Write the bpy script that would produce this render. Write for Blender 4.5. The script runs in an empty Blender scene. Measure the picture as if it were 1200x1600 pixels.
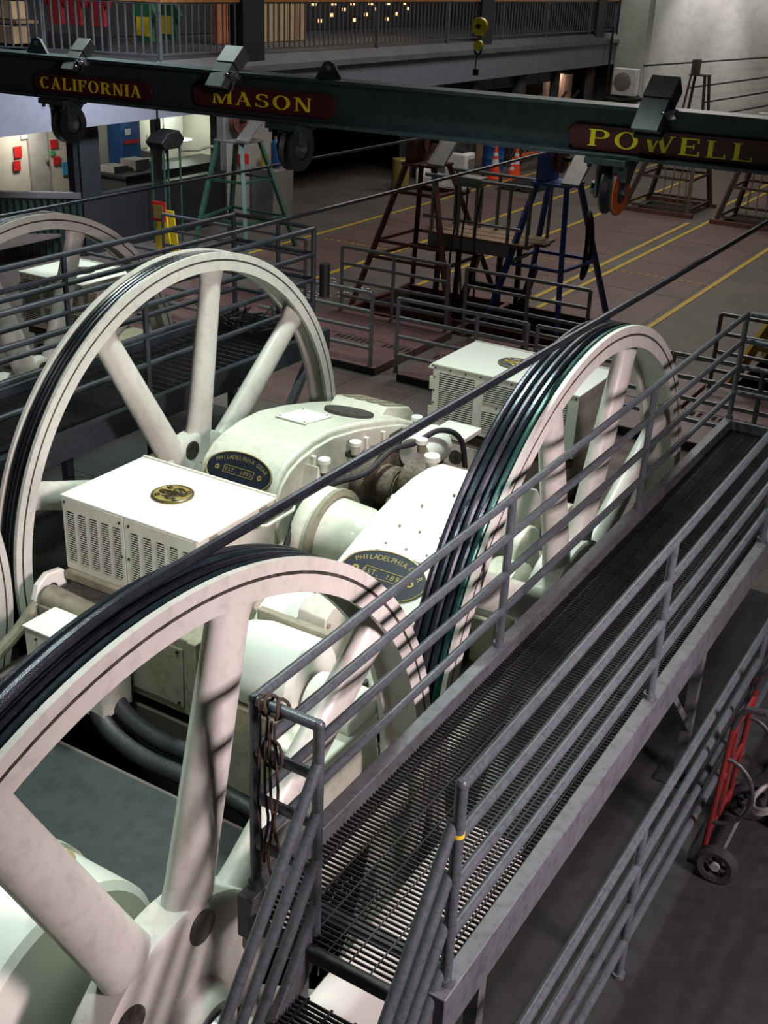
import bpy, math, random
from math import sin, cos, pi, radians as rad
from mathutils import Vector as V, Matrix, Quaternion
random.seed(7)
SC = bpy.context.scene
COL = SC.collection

# ---------------------------------------------------------------- camera
cam = bpy.data.cameras.new('camera'); camo = bpy.data.objects.new('camera', cam); COL.objects.link(camo)
yaw, pitch, roll = rad(-30.363), rad(25.462), rad(2.525)
fw = V((sin(yaw)*cos(pitch), cos(yaw)*cos(pitch), -sin(pitch)))
rt = V((cos(yaw), -sin(yaw), 0)); up = rt.cross(fw)
r2 = cos(roll)*rt + sin(roll)*up; u2 = -sin(roll)*rt + cos(roll)*up
M = Matrix((r2, u2, -fw)).transposed().to_4x4(); M.translation = V((0, 0, 3.72))
camo.matrix_world = M
cam.sensor_fit = 'VERTICAL'; cam.sensor_height = 36; cam.lens = 36*1790.03/1600
cam.clip_start = .05; cam.clip_end = 300
SC.camera = camo
SC.view_settings.view_transform = 'Standard'; SC.view_settings.look = 'None'
SC.view_settings.gamma = 1; SC.view_settings.use_curve_mapping = False
SC.view_settings.exposure = 0.0

# ---------------------------------------------------------------- world and lights
w = bpy.data.worlds.new('world'); SC.world = w; w.use_nodes = True
w.node_tree.nodes['Background'].inputs[0].default_value = (.55, .6, .7, 1)
w.node_tree.nodes['Background'].inputs[1].default_value = .045
def area(name, loc, target, size, power, color, sy=None, spread=None):
    l = bpy.data.lights.new(name, 'AREA'); l.energy = power; l.color = color
    l.shape = 'RECTANGLE'; l.size = size; l.size_y = sy or size
    if spread: l.spread = rad(spread)
    o = bpy.data.objects.new(name, l); COL.objects.link(o); o.location = loc
    o.rotation_euler = (V(target)-V(loc)).to_track_quat('-Z', 'Y').to_euler(); return o
def spot(name, loc, target, power, color, ang, blend=.6, r=.1):
    l = bpy.data.lights.new(name, 'SPOT'); l.energy = power; l.color = color
    l.spot_size = rad(ang); l.spot_blend = blend; l.shadow_soft_size = r
    o = bpy.data.objects.new(name, l); COL.objects.link(o); o.location = loc
    o.rotation_euler = (V(target)-V(loc)).to_track_quat('-Z', 'Y').to_euler(); return o
GW = (.86, 1, .93); PK = (1, .78, .83)
area('machine_light', (-4.6, 8.6, 6.6), (-4.8, 7.4, 0), .8, 190, GW, spread=85)
area('machine_light_left', (-10.6, 11.4, 6.2), (-10.4, 10.0, 0), .8, 95, GW, spread=75)
area('walkway_light', (5.2, 3.2, 4.8), (-2.9, 5.2, -.2), 1.6, 225, PK, spread=62)
area('front_light', (-4.2, 3.2, 6.2), (-4.2, 3.0, -1), .7, 80, GW, spread=75)
area('hall_light', (-7.5, 19, 9.5), (-8.5, 19, 0), 5, 660, (1, .94, .87))
area('hall_light_far', (-9, 30, 9.5), (-9, 29, 0), 4, 420, (1, .94, .87))
area('balcony_light', (-15.2, 26, 7.5), (-16.0, 26, 0), 1, 34, (.85, .88, 1), sy=12)
area('office_roof_light', (-11.5, 15.0, 5.0), (-15.0, 14.6, 1.2), 1.2, 170, (.85, .9, 1), spread=90)

# ---------------------------------------------------------------- materials
MATS = {}
def mat(name, c, rough=.5, metal=0, c2=None, ns=8, mix=.5, bump=0, dirt=0, emit=None, coat=0):
    m = bpy.data.materials.new(name); m.use_nodes = True; nt = m.node_tree; b = nt.nodes['Principled BSDF']
    b.inputs['Roughness'].default_value = rough; b.inputs['Metallic'].default_value = metal
    if coat: b.inputs['Coat Weight'].default_value = coat
    tc = nt.nodes.new('ShaderNodeTexCoord')
    n = nt.nodes.new('ShaderNodeTexNoise'); n.inputs['Scale'].default_value = ns; n.inputs['Detail'].default_value = 7
    n.inputs['Roughness'].default_value = .62
    nt.links.new(tc.outputs['Object'], n.inputs['Vector'])
    r = nt.nodes.new('ShaderNodeValToRGB'); nt.links.new(n.outputs[0], r.inputs[0])
    c2 = c2 or tuple(x*.78 for x in c)
    r.color_ramp.elements[0].position = .5-.5*mix*.7; r.color_ramp.elements[1].position = .5+.25*mix
    r.color_ramp.elements[0].color = (*c2, 1); r.color_ramp.elements[1].color = (*c, 1)
    out = r.outputs[0]
    if dirt:
        n2 = nt.nodes.new('ShaderNodeTexNoise'); n2.inputs['Scale'].default_value = ns*5; n2.inputs['Detail'].default_value = 9
        nt.links.new(tc.outputs['Object'], n2.inputs['Vector'])
        r3 = nt.nodes.new('ShaderNodeValToRGB'); nt.links.new(n2.outputs[0], r3.inputs[0])
        r3.color_ramp.elements[0].position = .27+.1*dirt; r3.color_ramp.elements[1].position = .46+.14*dirt
        r3.color_ramp.elements[0].color = (.25, .22, .18, 1); r3.color_ramp.elements[1].color = (1, 1, 1, 1)
        mx = nt.nodes.new('ShaderNodeMix'); mx.data_type = 'RGBA'; mx.blend_type = 'MULTIPLY'; mx.inputs[0].default_value = min(1, .8*dirt)
        nt.links.new(out, mx.inputs[6]); nt.links.new(r3.outputs[0], mx.inputs[7]); out = mx.outputs[2]
    nt.links.new(out, b.inputs['Base Color'])
    if bump:
        bp = nt.nodes.new('ShaderNodeBump'); bp.inputs['Strength'].default_value = bump; bp.inputs['Distance'].default_value = .01
        n4 = nt.nodes.new('ShaderNodeTexNoise'); n4.inputs['Scale'].default_value = ns*9; n4.inputs['Detail'].default_value = 5
        nt.links.new(tc.outputs['Object'], n4.inputs['Vector'])
        nt.links.new(n4.outputs[0], bp.inputs['Height']); nt.links.new(bp.outputs[0], b.inputs['Normal'])
    if emit:
        b.inputs['Emission Color'].default_value = (*c, 1); b.inputs['Emission Strength'].default_value = emit
    MATS[name] = m; return m
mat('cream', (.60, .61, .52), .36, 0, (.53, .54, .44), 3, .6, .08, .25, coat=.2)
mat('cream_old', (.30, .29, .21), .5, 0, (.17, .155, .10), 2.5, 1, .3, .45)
mat('cream_lit', (.74, .76, .69), .35, 0, (.73, .75, .67), 2, .6, .05)  # lighter cream for tops and bright parts; overhead light put into the colour
mat('wheel_paint', (.53, .54, .48), .38, 0, (.45, .455, .40), 3, .8, .06, .25)
mat('cover_brown', (.20, .155, .115), .5, 0, (.08, .06, .045), 5, 1, .3, .8)
mat('pipe_grey', (.20, .225, .235), .35, .3, (.14, .155, .165), 9, .8, .1, .3)
mat('grime', (.07, .065, .055), .6, 0, (.02, .019, .017), 5, .9, .5, 1)
mat('rail_paint', (.10, .118, .132), .36, .25, (.068, .08, .09), 9, .8, .15, .5)
mat('kerb_paint', (.115, .125, .135), .5, .2, (.075, .083, .09), 4, .8, .15, .5)
mat('dark_steel', (.03, .032, .034), .45, .5, (.012, .012, .013), 6, .8, .3)
mat('beam_green', (.045, .065, .072), .38, .15, (.028, .042, .048), 3, .8, .1, .4)
mat('rail_shaded', (.042, .05, .062), .42, .2, (.025, .03, .038), 9, .8, .15, .4)  # darker copy of rail_paint; the rear walkway's dimness is put into the colour
mat('rope_steel', (.05, .055, .07), .28, .7, (.02, .022, .028), 20, .8, .2)
mat('rope_teal', (.03, .05, .06), .22, .65, (.012, .018, .03), 14, .8, .1)
mat('rope_green', (.02, .09, .075), .28, .4, (.01, .04, .035), 14, .8, .1)
mat('liner', (.012, .013, .015), .25, .2, (.006, .006, .007), 14, .8, .1)
mat('floor_grey', (.125, .105, .095), .6, 0, (.07, .058, .052), 1.1, .9, .15, .35)
mat('floor_red', (.15, .092, .085), .5, 0, (.09, .056, .052), 1.3, .9, .1, .35)
mat('tread_red', (.21, .115, .12), .42, 0, (.13, .075, .078), 2.5, .9, .3, .45)
mat('floor_dark', (.019, .020, .0185), .7, 0, (.006, .006, .0058), 1.8, .9, .2, .7)
mat('pit_black', (.008, .008, .008), .9)
mat('machine_floor', (.026, .036, .035), .6, 0, (.012, .018, .018), 2.2, .9, .2, .6)
mat('yellow_line', (.60, .42, .04), .5, 0, (.42, .29, .04), 6, .9, .1, .7)
mat('lamp_grey', (.13, .16, .155), .45, .1, (.10, .125, .12), 5); mat('lamp_dark', (.07, .075, .075), .5, .1, (.045, .05, .05), 5)
mat('red_dark', (.13, .010, .008), .5, 0, (.07, .006, .006), 9)
mat('yellow', (.75, .58, .03), .4); mat('yellow_wood', (.55, .36, .06), .5, 0, (.4, .25, .05), 5)
mat('letter_yellow', (.95, .80, .02), .35, 0, (.75, .6, .02), 6, .8)
mat('maroon', (.07, .012, .014), .4, 0, (.05, .01, .011), 6)
mat('brass', (.34, .27, .09), .4, .4, (.30, .24, .06), 20); mat('brass_dark', (.06, .045, .02), .4, .4)
mat('plate_blue', (.006, .011, .022), .42, 0, (.004, .007, .014), 9)
mat('emblem_blue', (.02, .05, .2), .35); mat('orange', (.72, .14, .03), .45); mat('cone_orange', (.9, .1, .02), .4)
mat('red', (.55, .02, .02), .45); mat('white', (.75, .76, .75), .45); mat('white_plastic', (.7, .7, .72), .4)
mat('rust', (.18, .065, .055), .6, .2, (.06, .025, .02), 9, .9, .3, .5)
mat('tower_blue', (.05, .10, .34), .45, .1, (.03, .06, .2), 9, .9); mat('tower_green', (.03, .10, .07), .5, .1, (.015, .05, .035), 9, .9)
mat('tower_brown', (.10, .07, .055), .55, .2, (.05, .035, .03), 9, .9)
mat('sheet_grey', (.25, .25, .24), .5, .2, (.15, .15, .145), 6, .9); mat('wood', (.26, .17, .09), .6, 0, (.15, .09, .05), 8, .9, .3)
mat('handrail_wood', (.33, .14, .05), .4, 0, (.22, .09, .03), 9); mat('rope_fibre', (.09, .055, .04), .9, 0, (.05, .03, .02), 60, .9, .8)
mat('concrete', (.36, .36, .33), .8, 0, (.26, .26, .235), .8, .9, .2, .25); mat('wall_dark', (.06, .06, .062), .8, 0, (.035, .035, .037), 1)
mat('fascia', (.20, .21, .26), .6, 0, (.16, .17, .21), 1.2, .9, .1, .2); mat('ledge', (.14, .145, .15), .6, 0, (.10, .10, .11), 1.5)
mat('cladding', (.012, .035, .03), .5, 0, (.008, .022, .02), 4); mat('frame_dark', (.015, .018, .022), .5)
mat('wall_cream', (.55, .52, .45), .7, 0, (.47, .44, .38), 2); mat('door_grey', (.36, .35, .33), .6); mat('box_pink', (.60, .42, .33), .7, 0, (.45, .30, .22), 4)
mat('blue', (.02, .10, .32), .4); mat('skyblue', (.05, .30, .55), .4); mat('green_sign', (.04, .35, .10), .5); mat('cardboard', (.33, .2, .1), .8)
mat('rubber', (.02, .02, .022), .65, 0, (.01, .01, .011), 9, .8, .3); mat('hose', (.025, .028, .032), .5, 0, (.01, .011, .013), 8, .9, .3, .5)
mat('steel_bright', (.45, .46, .5), .25, .8); mat('chrome', (.55, .56, .58), .15, .9); mat('paper', (.75, .74, .7), .8)
mat('lamp_white', (.85, 1, .8), .5, 0, (.85, 1, .8), 1, .5, 0, 0, 7.0); mat('lamp_warm', (1, .45, .2), .5, 0, (1, .45, .2), 1, .5, 0, 0, 2.2)
mat('panel_warm', (.55, .18, .07), .6, 0, (.35, .10, .04), 3); mat('panel_cream', (.55, .4, .22), .6, 0, (.45, .3, .17), 3)
mat('glass_dark', (.02, .025, .03), .1); mat('tshirt_red', (.30, .015, .02), .8); mat('vest_green', (.02, .12, .05), .8); mat('led_green', (.1, 1, .3), .5, emit=2)
gm = bpy.data.materials.new('window_glass'); gm.use_nodes = True; g = gm.node_tree.nodes['Principled BSDF']
g.inputs['Transmission Weight'].default_value = 1; g.inputs['Roughness'].default_value = .02; g.inputs['IOR'].default_value = 1.02; MATS['glass'] = gm

# ---------------------------------------------------------------- helpers
def tag(o, label=None, cat=None, group=None, kind=None):
    for k, v in (('label', label), ('category', cat), ('group', group), ('kind', kind)):
        if v: o[k] = v
    return o
def thing(name, label, cat, loc=(0, 0, 0), group=None):
    o = bpy.data.objects.new(name, None); COL.objects.link(o); o.location = loc; o.empty_display_size = .1
    return tag(o, label, cat, group)
def root_loc(o):
    l = V((0, 0, 0))
    while o: l += o.location; o = o.parent
    return l
def frame(p0, p1):
    d = (V(p1)-V(p0)); L = d.length; return d.to_track_quat('Z', 'Y').to_matrix(), L
class MB:
    def __init__(s): s.v = []; s.f = []
    def add(s, vs, fs):
        n = len(s.v); s.v += [V(p) for p in vs]; s.f += [tuple(n+i for i in f) for f in fs]; return s
    def box(s, a, b, m=None):
        x0, y0, z0 = a; x1, y1, z1 = b
        vs = [(x0, y0, z0), (x1, y0, z0), (x1, y1, z0), (x0, y1, z0), (x0, y0, z1), (x1, y0, z1), (x1, y1, z1), (x0, y1, z1)]
        if m: vs = [m @ V(p) for p in vs]
        return s.add(vs, [(0, 3, 2, 1), (4, 5, 6, 7), (0, 1, 5, 4), (1, 2, 6, 5), (2, 3, 7, 6), (3, 0, 4, 7)])
    def cbox(s, c, d, m=None):
        c = V(c); d = V(d)/2; return s.box(c-d, c+d, m)
    def bar(s, p0, p1, w, h=None):               # rectangular bar between two points
        h = h or w; q, L = frame(p0, p1); vs = []
        for t in (0, L):
            for x, y in ((-w, -h), (w, -h), (w, h), (-w, h)): vs.append(V(p0)+q @ V((x/2, y/2, t)))
        return s.add(vs, [(0, 3, 2, 1), (4, 5, 6, 7), (0, 1, 5, 4), (1, 2, 6, 5), (2, 3, 7, 6), (3, 0, 4, 7)])
    def cyl(s, p0, p1, r0, r1=None, n=12, caps=True):
        r1 = r0 if r1 is None else r1; q, L = frame(p0, p1); vs = []
        for t, r in ((0, r0), (L, r1)):
            for i in range(n): a = 2*pi*i/n; vs.append(V(p0)+q @ V((r*cos(a), r*sin(a), t)))
        fs = [(i, (i+1) % n, n+(i+1) % n, n+i) for i in range(n)]
        if caps: fs += [tuple(range(n-1, -1, -1)), tuple(range(n, 2*n))]
        return s.add(vs, fs)
    def tube(s, pts, r, n=10, closed=False, taper=None):
        pts = [V(p) for p in pts]; k = len(pts); vs = []; nrm = None
        for i, p in enumerate(pts):
            a = pts[(i-1) % k] if (closed or i) else p; b = pts[(i+1) % k] if (closed or i < k-1) else p
            t = (b-a).normalized()
            if nrm is None: nrm = t.orthogonal().normalized()
            nrm = (nrm-t*nrm.dot(t)).normalized(); bi = t.cross(nrm)
            rr = r if taper is None else r*taper[i]
            for j in range(n): an = 2*pi*j/n; vs.append(p+nrm*rr*cos(an)+bi*rr*sin(an))
        fs = []
        for i in range(k if closed else k-1):
            for j in range(n): fs.append((i*n+j, i*n+(j+1) % n, ((i+1) % k)*n+(j+1) % n, ((i+1) % k)*n+j))
        if not closed: fs += [tuple(range(n-1, -1, -1)), tuple((k-1)*n+j for j in range(n))]
        return s.add(vs, fs)
    def prism(s, poly, ax, lo, hi):              # poly in the other two axes (cyclic order), extruded along ax
        def P(u, v, t): return {'x': (t, u, v), 'y': (u, t, v), 'z': (u, v, t)}[ax]
        n = len(poly); vs = [P(u, v, lo) for u, v in poly]+[P(u, v, hi) for u, v in poly]
        fs = [(i, (i+1) % n, n+(i+1) % n, n+i) for i in range(n)]+[tuple(range(n-1, -1, -1)), tuple(range(n, 2*n))]
        return s.add(vs, fs)
    def lathe(s, prof, c, ax='x', n=32, a0=0, a1=360, close=False):  # prof: (r, t along axis)
        full = abs(a1-a0) >= 360; k = len(prof); vs = []; N = n if full else n+1
        for i in range(N):
            a = rad(a0+(a1-a0)*i/n)
            for r, t in prof:
                u, v = r*cos(a), r*sin(a)
                vs.append(V(c)+V({'x': (t, u, v), 'y': (u, t, v), 'z': (u, v, t)}[ax]))
        fs = []
        for i in range(n):
            i2 = (i+1) % N
            for j in range(k if close else k-1):
                j2 = (j+1) % k; fs.append((i*k+j, i2*k+j, i2*k+j2, i*k+j2))
        return s.add(vs, fs)
    def build(s, name, m, parent=None, bevel=0, smooth=True, label=None, kind=None, ang=35, seg=2):
        off = root_loc(parent) if parent else V((0, 0, 0))
        me = bpy.data.meshes.new(name); me.from_pydata([tuple(p-off) for p in s.v], [], s.f)
        import bmesh
        bm = bmesh.new(); bm.from_mesh(me); bmesh.ops.recalc_face_normals(bm, faces=bm.faces); bm.to_mesh(me); bm.free()
        me.materials.append(MATS[m] if isinstance(m, str) else m)
        if smooth:
            me.shade_smooth(); me.set_sharp_from_angle(angle=rad(ang))
        o = bpy.data.objects.new(name, me); COL.objects.link(o)
        if parent: o.parent = parent
        if bevel:
            b = o.modifiers.new('bevel', 'BEVEL'); b.width = bevel; b.segments = seg; b.limit_method = 'ANGLE'; b.angle_limit = rad(40)
        if label: o['label'] = label
        if kind: o['kind'] = kind
        return o
def single(name, mb, m, label, cat, group=None, **k):       # a thing that is one mesh; origin at its base centre
    xs = [p.x for p in mb.v]; ys = [p.y for p in mb.v]; zs = [p.z for p in mb.v]
    c = V(((min(xs)+max(xs))/2, (min(ys)+max(ys))/2, min(zs))); mb.v = [p-c for p in mb.v]
    o = mb.build(name, m, None, **k); o.location = c; return tag(o, label, cat, group)
def copy_tree(o, parent=None):
    c = o.copy(); COL.objects.link(c); c.parent = parent
    for ch in list(o.children): copy_tree(ch, c)
    return c
def arc(c, r, a0, a1, n, ax='x', ry=None):
    out = []
    for i in range(n+1):
        a = rad(a0+(a1-a0)*i/n); u, v = r*cos(a), (ry or r)*sin(a)
        out.append(V(c)+V({'x': (0, u, v), 'y': (u, 0, v), 'z': (u, v, 0)}[ax]))
    return out
def bolts(name, pts, d, r, h, m, parent, n=6):
    mb = MB()
    for p in pts: mb.cyl(p, V(p)+V(d)*h, r, r, n)
    return mb.build(name, m, parent, kind='stuff' if len(pts) > 1 else None)

FZ = -1.25
def smooth_path(P, k=6):
    P = [V(p) for p in P]; out = []
    for i in range(len(P)-1):
        a, b, c, d = P[max(0, i-1)], P[i], P[i+1], P[min(len(P)-1, i+2)]
        for j in range(k):
            t = j/k; out.append(.5*((2*b)+(c-a)*t+(2*a-5*b+4*c-d)*t*t+(3*b-a-3*c+d)*t**3))
    return out+[P[-1]]
def slab(xs0, xs1, ys0, ys1, holes, zt, zb, mb=None):
    mb = mb or MB()
    X = sorted({xs0, xs1, *[min(max(h[i], xs0), xs1) for h in holes for i in (0, 1)]}); Y = sorted({ys0, ys1, *[min(max(h[i], ys0), ys1) for h in holes for i in (2, 3)]})
    for i in range(len(X)-1):
        for j in range(len(Y)-1):
            cx, cy = (X[i]+X[i+1])/2, (Y[j]+Y[j+1])/2
            if any(h[0] < cx < h[1] and h[2] < cy < h[3] for h in holes): continue
            mb.box((X[i], Y[j], zb), (X[i+1], Y[j+1], zt))
    return mb
# ---------------------------------------------------------------- floor, pits, walls
HOLES = [(-3.1, -2.42, .3, 9.95), (-6.75, -6.2, .4, 10.0), (-9.75, -9.2, .3, 10.6), (-9.55, -5.95, 15.0, 16.85),
         (-9.25, -7.85, 26.7, 28.2), (-7.1, -5.3, 26.4, 28.0), (-3.5, .6, 15.1, 16.9), (-6.1, -3.1, 4.5, 5.12)]
floor = slab(-22, 5, -3, 42, HOLES, FZ, FZ-.3).build('floor', 'floor_grey', smooth=False, kind='structure')
MB().box((-22, -3, -3.7), (5, 42, -3.4)).build('pit_floor', 'pit_black', smooth=False, kind='structure')
pw = MB()
for a, b, c, d in HOLES:
    for x in (a-.02, b): pw.box((x, c, -3.4), (x+.02, d, FZ-.3))
    for y in (c-.02, d): pw.box((a, y, -3.4), (b, y+.02, FZ-.3))
pw.build('pit_wall', 'pit_black', smooth=False, kind='structure')
# near machine floor: darker steel plates
def plates(x0, x1, y0, y1, dx, dy, z, m, gap=.008, th=.006, name='floor_plate'):
    nx = max(1, round((x1-x0)/dx)); ny = max(1, round((y1-y0)/dy)); dx = (x1-x0)/nx; dy = (y1-y0)/ny
    for i in range(nx):
        for j in range(ny):
            MB().box((x0+i*dx+gap, y0+j*dy+gap, z-.03), (x0+(i+1)*dx-gap, y0+(j+1)*dy-gap, z+th)).build(name, m, floor, smooth=False)
plates(-6.15, -3.12, .5, 4.48, 4, 5, FZ, 'machine_floor')
plates(-2.38, 4, 0, 9.6, 7, 10, FZ, 'floor_dark')  # shade over the right-hand floor is put into this near-black colour
plates(-9.1, -6.8, .5, 10.4, 1.15, 2.4, FZ, 'floor_dark')
plates(-6.1, -3.12, 5.15, 9.9, 1.5, 2.4, FZ, 'machine_floor')
for x0, x1 in ((-9.45, -7.75), (-7.2, -5.55), (-13.0, -11.35)):
    plates(x0, x1, 17.0, 26.3, 1.8, 2.3, FZ, 'floor_red', .012, .004)
for x0, x1 in ((-9.45, -7.75), (-7.2, -5.55)): plates(x0, x1, 28.3, 38, 1.8, 2.4, FZ, 'floor_red', .012, .004)
plates(-12.2, -9.75, 10.9, 12.4, 1.2, 1.5, FZ, 'tread_red', .01, .004)
plates(-6.1, -3.6, 10.9, 12.4, 1.25, 1.5, FZ, 'floor_red', .01, .004); plates(-8.7, -6.8, 10.9, 12.4, .95, 1.5, FZ, 'floor_red', .01, .004)
def line(x0, x1, y0, y1, z=FZ+.006):
    MB().box((x0, y0, z-.002), (x1, y1, z+.004)).build('painted_line', 'yellow_line', floor, smooth=False)
line(-13.25, -13.17, 17, 36); line(-11.25, -11.15, 13, 38); line(-9.62, -9.53, 17.0, 38)
line(-7.66, -7.57, 16.95, 26.0); line(-7.66, -7.57, 28.6, 38); line(-7.34, -7.25, 16.95, 38); line(-5.47, -5.38, 15.3, 38)
for k in range(26): line(-9.4+.16*k, -9.3+.16*k, 20.55, 20.59)
for k in range(12): line(-12.9+.16*k, -12.8+.16*k, 19.1, 19.14)
# red tread plates on the raised sills
def sill(x0, x1, y0, y1, slots=True):
    t = MB().box((x0, y0, FZ+.006), (x1, y1, FZ+.11)).build('tread_plate', 'tread_red', floor, bevel=.006)
    MB().box((x0, y0-.012, FZ+.006), (x1, y0-.002, FZ+.10)).build('sill_edge', 'dark_steel', t)
    mb = MB(); n = int((x1-x0)/.09)
    for k in range(n):
        if k % 9 < 7: mb.box((x0+.05+k*.09, y1-.2, FZ+.11), (x0+.1+k*.09, y1-.05, FZ+.1135))
    if slots: mb.build('slot_grate', 'pit_black', t, kind='stuff')
for a, b in ((-13.2, -10.3), (-9.7, -7.6), (-7.25, -5.4), (-5.1, -3.75), (-3.7, -.6)): sill(a, b, 12.55, 13.62); sill(a, b, 13.64, 14.75, False)

def wallbox(name, a, b, m): return MB().box(a, b).build(name, m, smooth=False, kind='structure')
wallbox('wall_far', (-15.25, 40.3, FZ-.3), (6, 40.7, 9), 'concrete')
wallbox('trim_1', (-15.0, 39.75, FZ), (-14.0, 40.3, 9), 'concrete')
wallbox('ceiling', (-23, -4, 10), (7, 43, 10.2), 'wall_dark')
wallbox('wall_back', (-23, -4, -3.5), (7, -3.7, 10), 'wall_dark')
wallbox('wall_right', (6.6, -4, -3.5), (7, 43, 10), 'wall_dark')
wallbox('wall_inner_left', (-22.4, -4, -3.5), (-22, 43, 10), 'wall_dark')
wallbox('trim_2', (-22, 40.7, FZ), (-15.25, 41, 9), 'wall_dark')
# balcony: ledge, fascia, floor
fas = MB().box((-15.3, 4, 1.02), (-15.02, 39.8, 1.72)).build('trim_3', 'fascia', smooth=False, kind='structure')
MB().prism([(-15.3, 1.7), (-14.9, 1.7), (-14.9, 1.82), (-15.1, 2.0), (-15.3, 2.0)], 'y', 16.9, 39.8).build('trim_4', 'ledge', smooth=False, kind='structure')
MB().box((-22, 12, 1.75), (-15.3, 40.7, 1.98)).build('balcony_floor', 'ledge', smooth=False, kind='structure')
wallbox('wall_shop', (-20.4, 14, 2.0), (-20.2, 40.7, 5), 'wall_dark')
# ---------------------------------------------------------------- main walkway (catwalk 1)
def walkway(x0, x1, y0, y1, label, gsp, longi, name='walkway', near_edge=True, kz=0, km='kerb_paint'):
    t = thing(name, label, 'walkway', ((x0+x1)/2, (y0+y1)/2, FZ))
    for x, s in ((x0, 1), (x1, -1)):              # channel kerbs
        mb = MB()
        mb.prism([(x-.045*s*0-.04, -.24), (x+.04, -.24), (x+.04, kz), (x-.04, kz)], 'y', y0-.02, y1)
        mb.build('kerb', km, t, bevel=.006)
    MB().box((x0, y1-.05, -.24), (x1, y1, kz-.01)).build('end_plate', 'kerb_paint', t, bevel=.006)
    g = MB(); n = int((y1-y0)/gsp)
    if longi: 
        for k in range(n): g.box((x0+.04, y0+k*gsp, -.106), (x1-.04, y0+k*gsp+.006, -.09))
    else:
        m = int((x1-x0)/.022)
        for k in range(m): g.box((x0+.04+k*.022, y0, -.115), (x0+.044+k*.022, y1, -.09))
    g.build('grating', 'dark_steel', t, kind='stuff', smooth=False)
    g = MB()
    if longi:
        for k in range(1, 9): x = x0+(x1-x0)*k/9; g.cyl((x, y0, -.09), (x, y1, -.09), .0045, .0045, 6)
    else:
        for k in range(int((y1-y0)/.12)): g.cyl((x0+.04, y0+k*.12, -.09), (x1-.04, y0+k*.12, -.09), .004, .004, 5)
    g.build('cross_rod', 'dark_steel', t, kind='stuff')
    if near_edge: MB().box((x0+.03, y0-.035, -.16), (x1-.03, y0, -.085)).build('nosing', 'hose', t, bevel=.01)
    return t
W1 = walkway(-2.39, -1.42, 3.03, 10.45, 'long grated steel walkway beside the two front wheels', .03, True)
def leg(x, y, t, w=.07):
    return MB().bar((x, y, FZ), (x, y, -.24), w).build('leg', 'kerb_paint', t, bevel=.004)
for y in (3.4, 6.6, 9.9):
    leg(-1.42, y, W1); leg(-2.36, y, W1)
    MB().bar((-2.36, y, -.3), (-1.42, y, -.3), .06).build('cross_beam', 'kerb_paint', W1)
for y in (6.6, 9.9): MB().bar((-1.42, y-.6, -.25), (-1.42, y, -.85), .05).build('brace', 'kerb_paint', W1)
MB().box((-1.55, 6.45, FZ), (-1.29, 6.75, FZ+.02)).build('foot_plate', 'dark_steel', W1)
def railing(label, x, y0, y1, posts, zt=1.0, zb=0, rails=4, r=.025, cross=None, axis='y', m='rail_paint', name='railing', group=None):
    def P(a, z): return (x, a, z) if axis == 'y' else (a, x, z)
    mid = (y0+y1)/2
    t = thing(name, label, 'railing', P(mid, zb), group)
    H = zt-zb
    for i in range(rails):
        z = zt-i*H/rails*(1.0 if rails > 2 else 1)
        MB().cyl(P(y0, z), P(y1, z), r, r, 12).build('rail', m, t)
    for p in posts:
        mb = MB(); mb.cyl(P(p, zb), P(p, zt+.003), r*1.02, r*1.02, 12)
        o = mb.build('post', m, t)
        MB().cyl(P(p, zb), P(p, zb+.03), r*1.5, r*1.5, 12).build('post_foot', m, o)
    return t
R1 = railing('long four-bar walkway handrail next to the spinning wheels', -2.39, 3.1, 10.45, (3.1, 5.54, 7.97, 10.45))
R2 = railing('long four-bar walkway handrail on the side away from the wheels', -1.43, 3.1, 10.45, (3.1, 5.54, 7.97, 10.45))
MB().cyl((-1.43, 3.1, .76), (-1.43, 3.1, .777), .0275, .0275, 14).build('tape_mark', 'yellow', R2)
# knobby corner balls
for x, R in ((-2.39, R1), (-1.43, R2)):
    MB().lathe([(0, -.028), (.016, -.024), (.027, -.008), (.027, .008), (.016, .024), (0, .028)], (x, 3.1, 1.0), 'z', 12).build('elbow', 'rail_paint', R)
# short end gate with the second post
EG = thing('end_railing', 'short ladder-like end railing with brown rope hung on it', 'railing', (-2.23, 3.1, 0))
for i, z in enumerate((1.0, .75, .5, .25)): MB().cyl((-2.37, 3.1, z), (-2.07, 3.1, z), .025, .025, 12).build('rail', 'rail_paint', EG)
MB().cyl((-2.07, 3.1, -.1), (-2.07, 3.1, 1.003), .024, .024, 12).build('post', 'rail_paint', EG)
MB().lathe([(0, -.026), (.016, -.022), (.025, -.008), (.025, .008), (.016, .022), (0, .026)], (-2.07, 3.1, 1.0), 'z', 12).build('elbow', 'rail_paint', EG)
FE = railing('four-bar railing closing the far end of the walkway', 10.47, -2.36, -1.45, (), axis='x')
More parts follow.
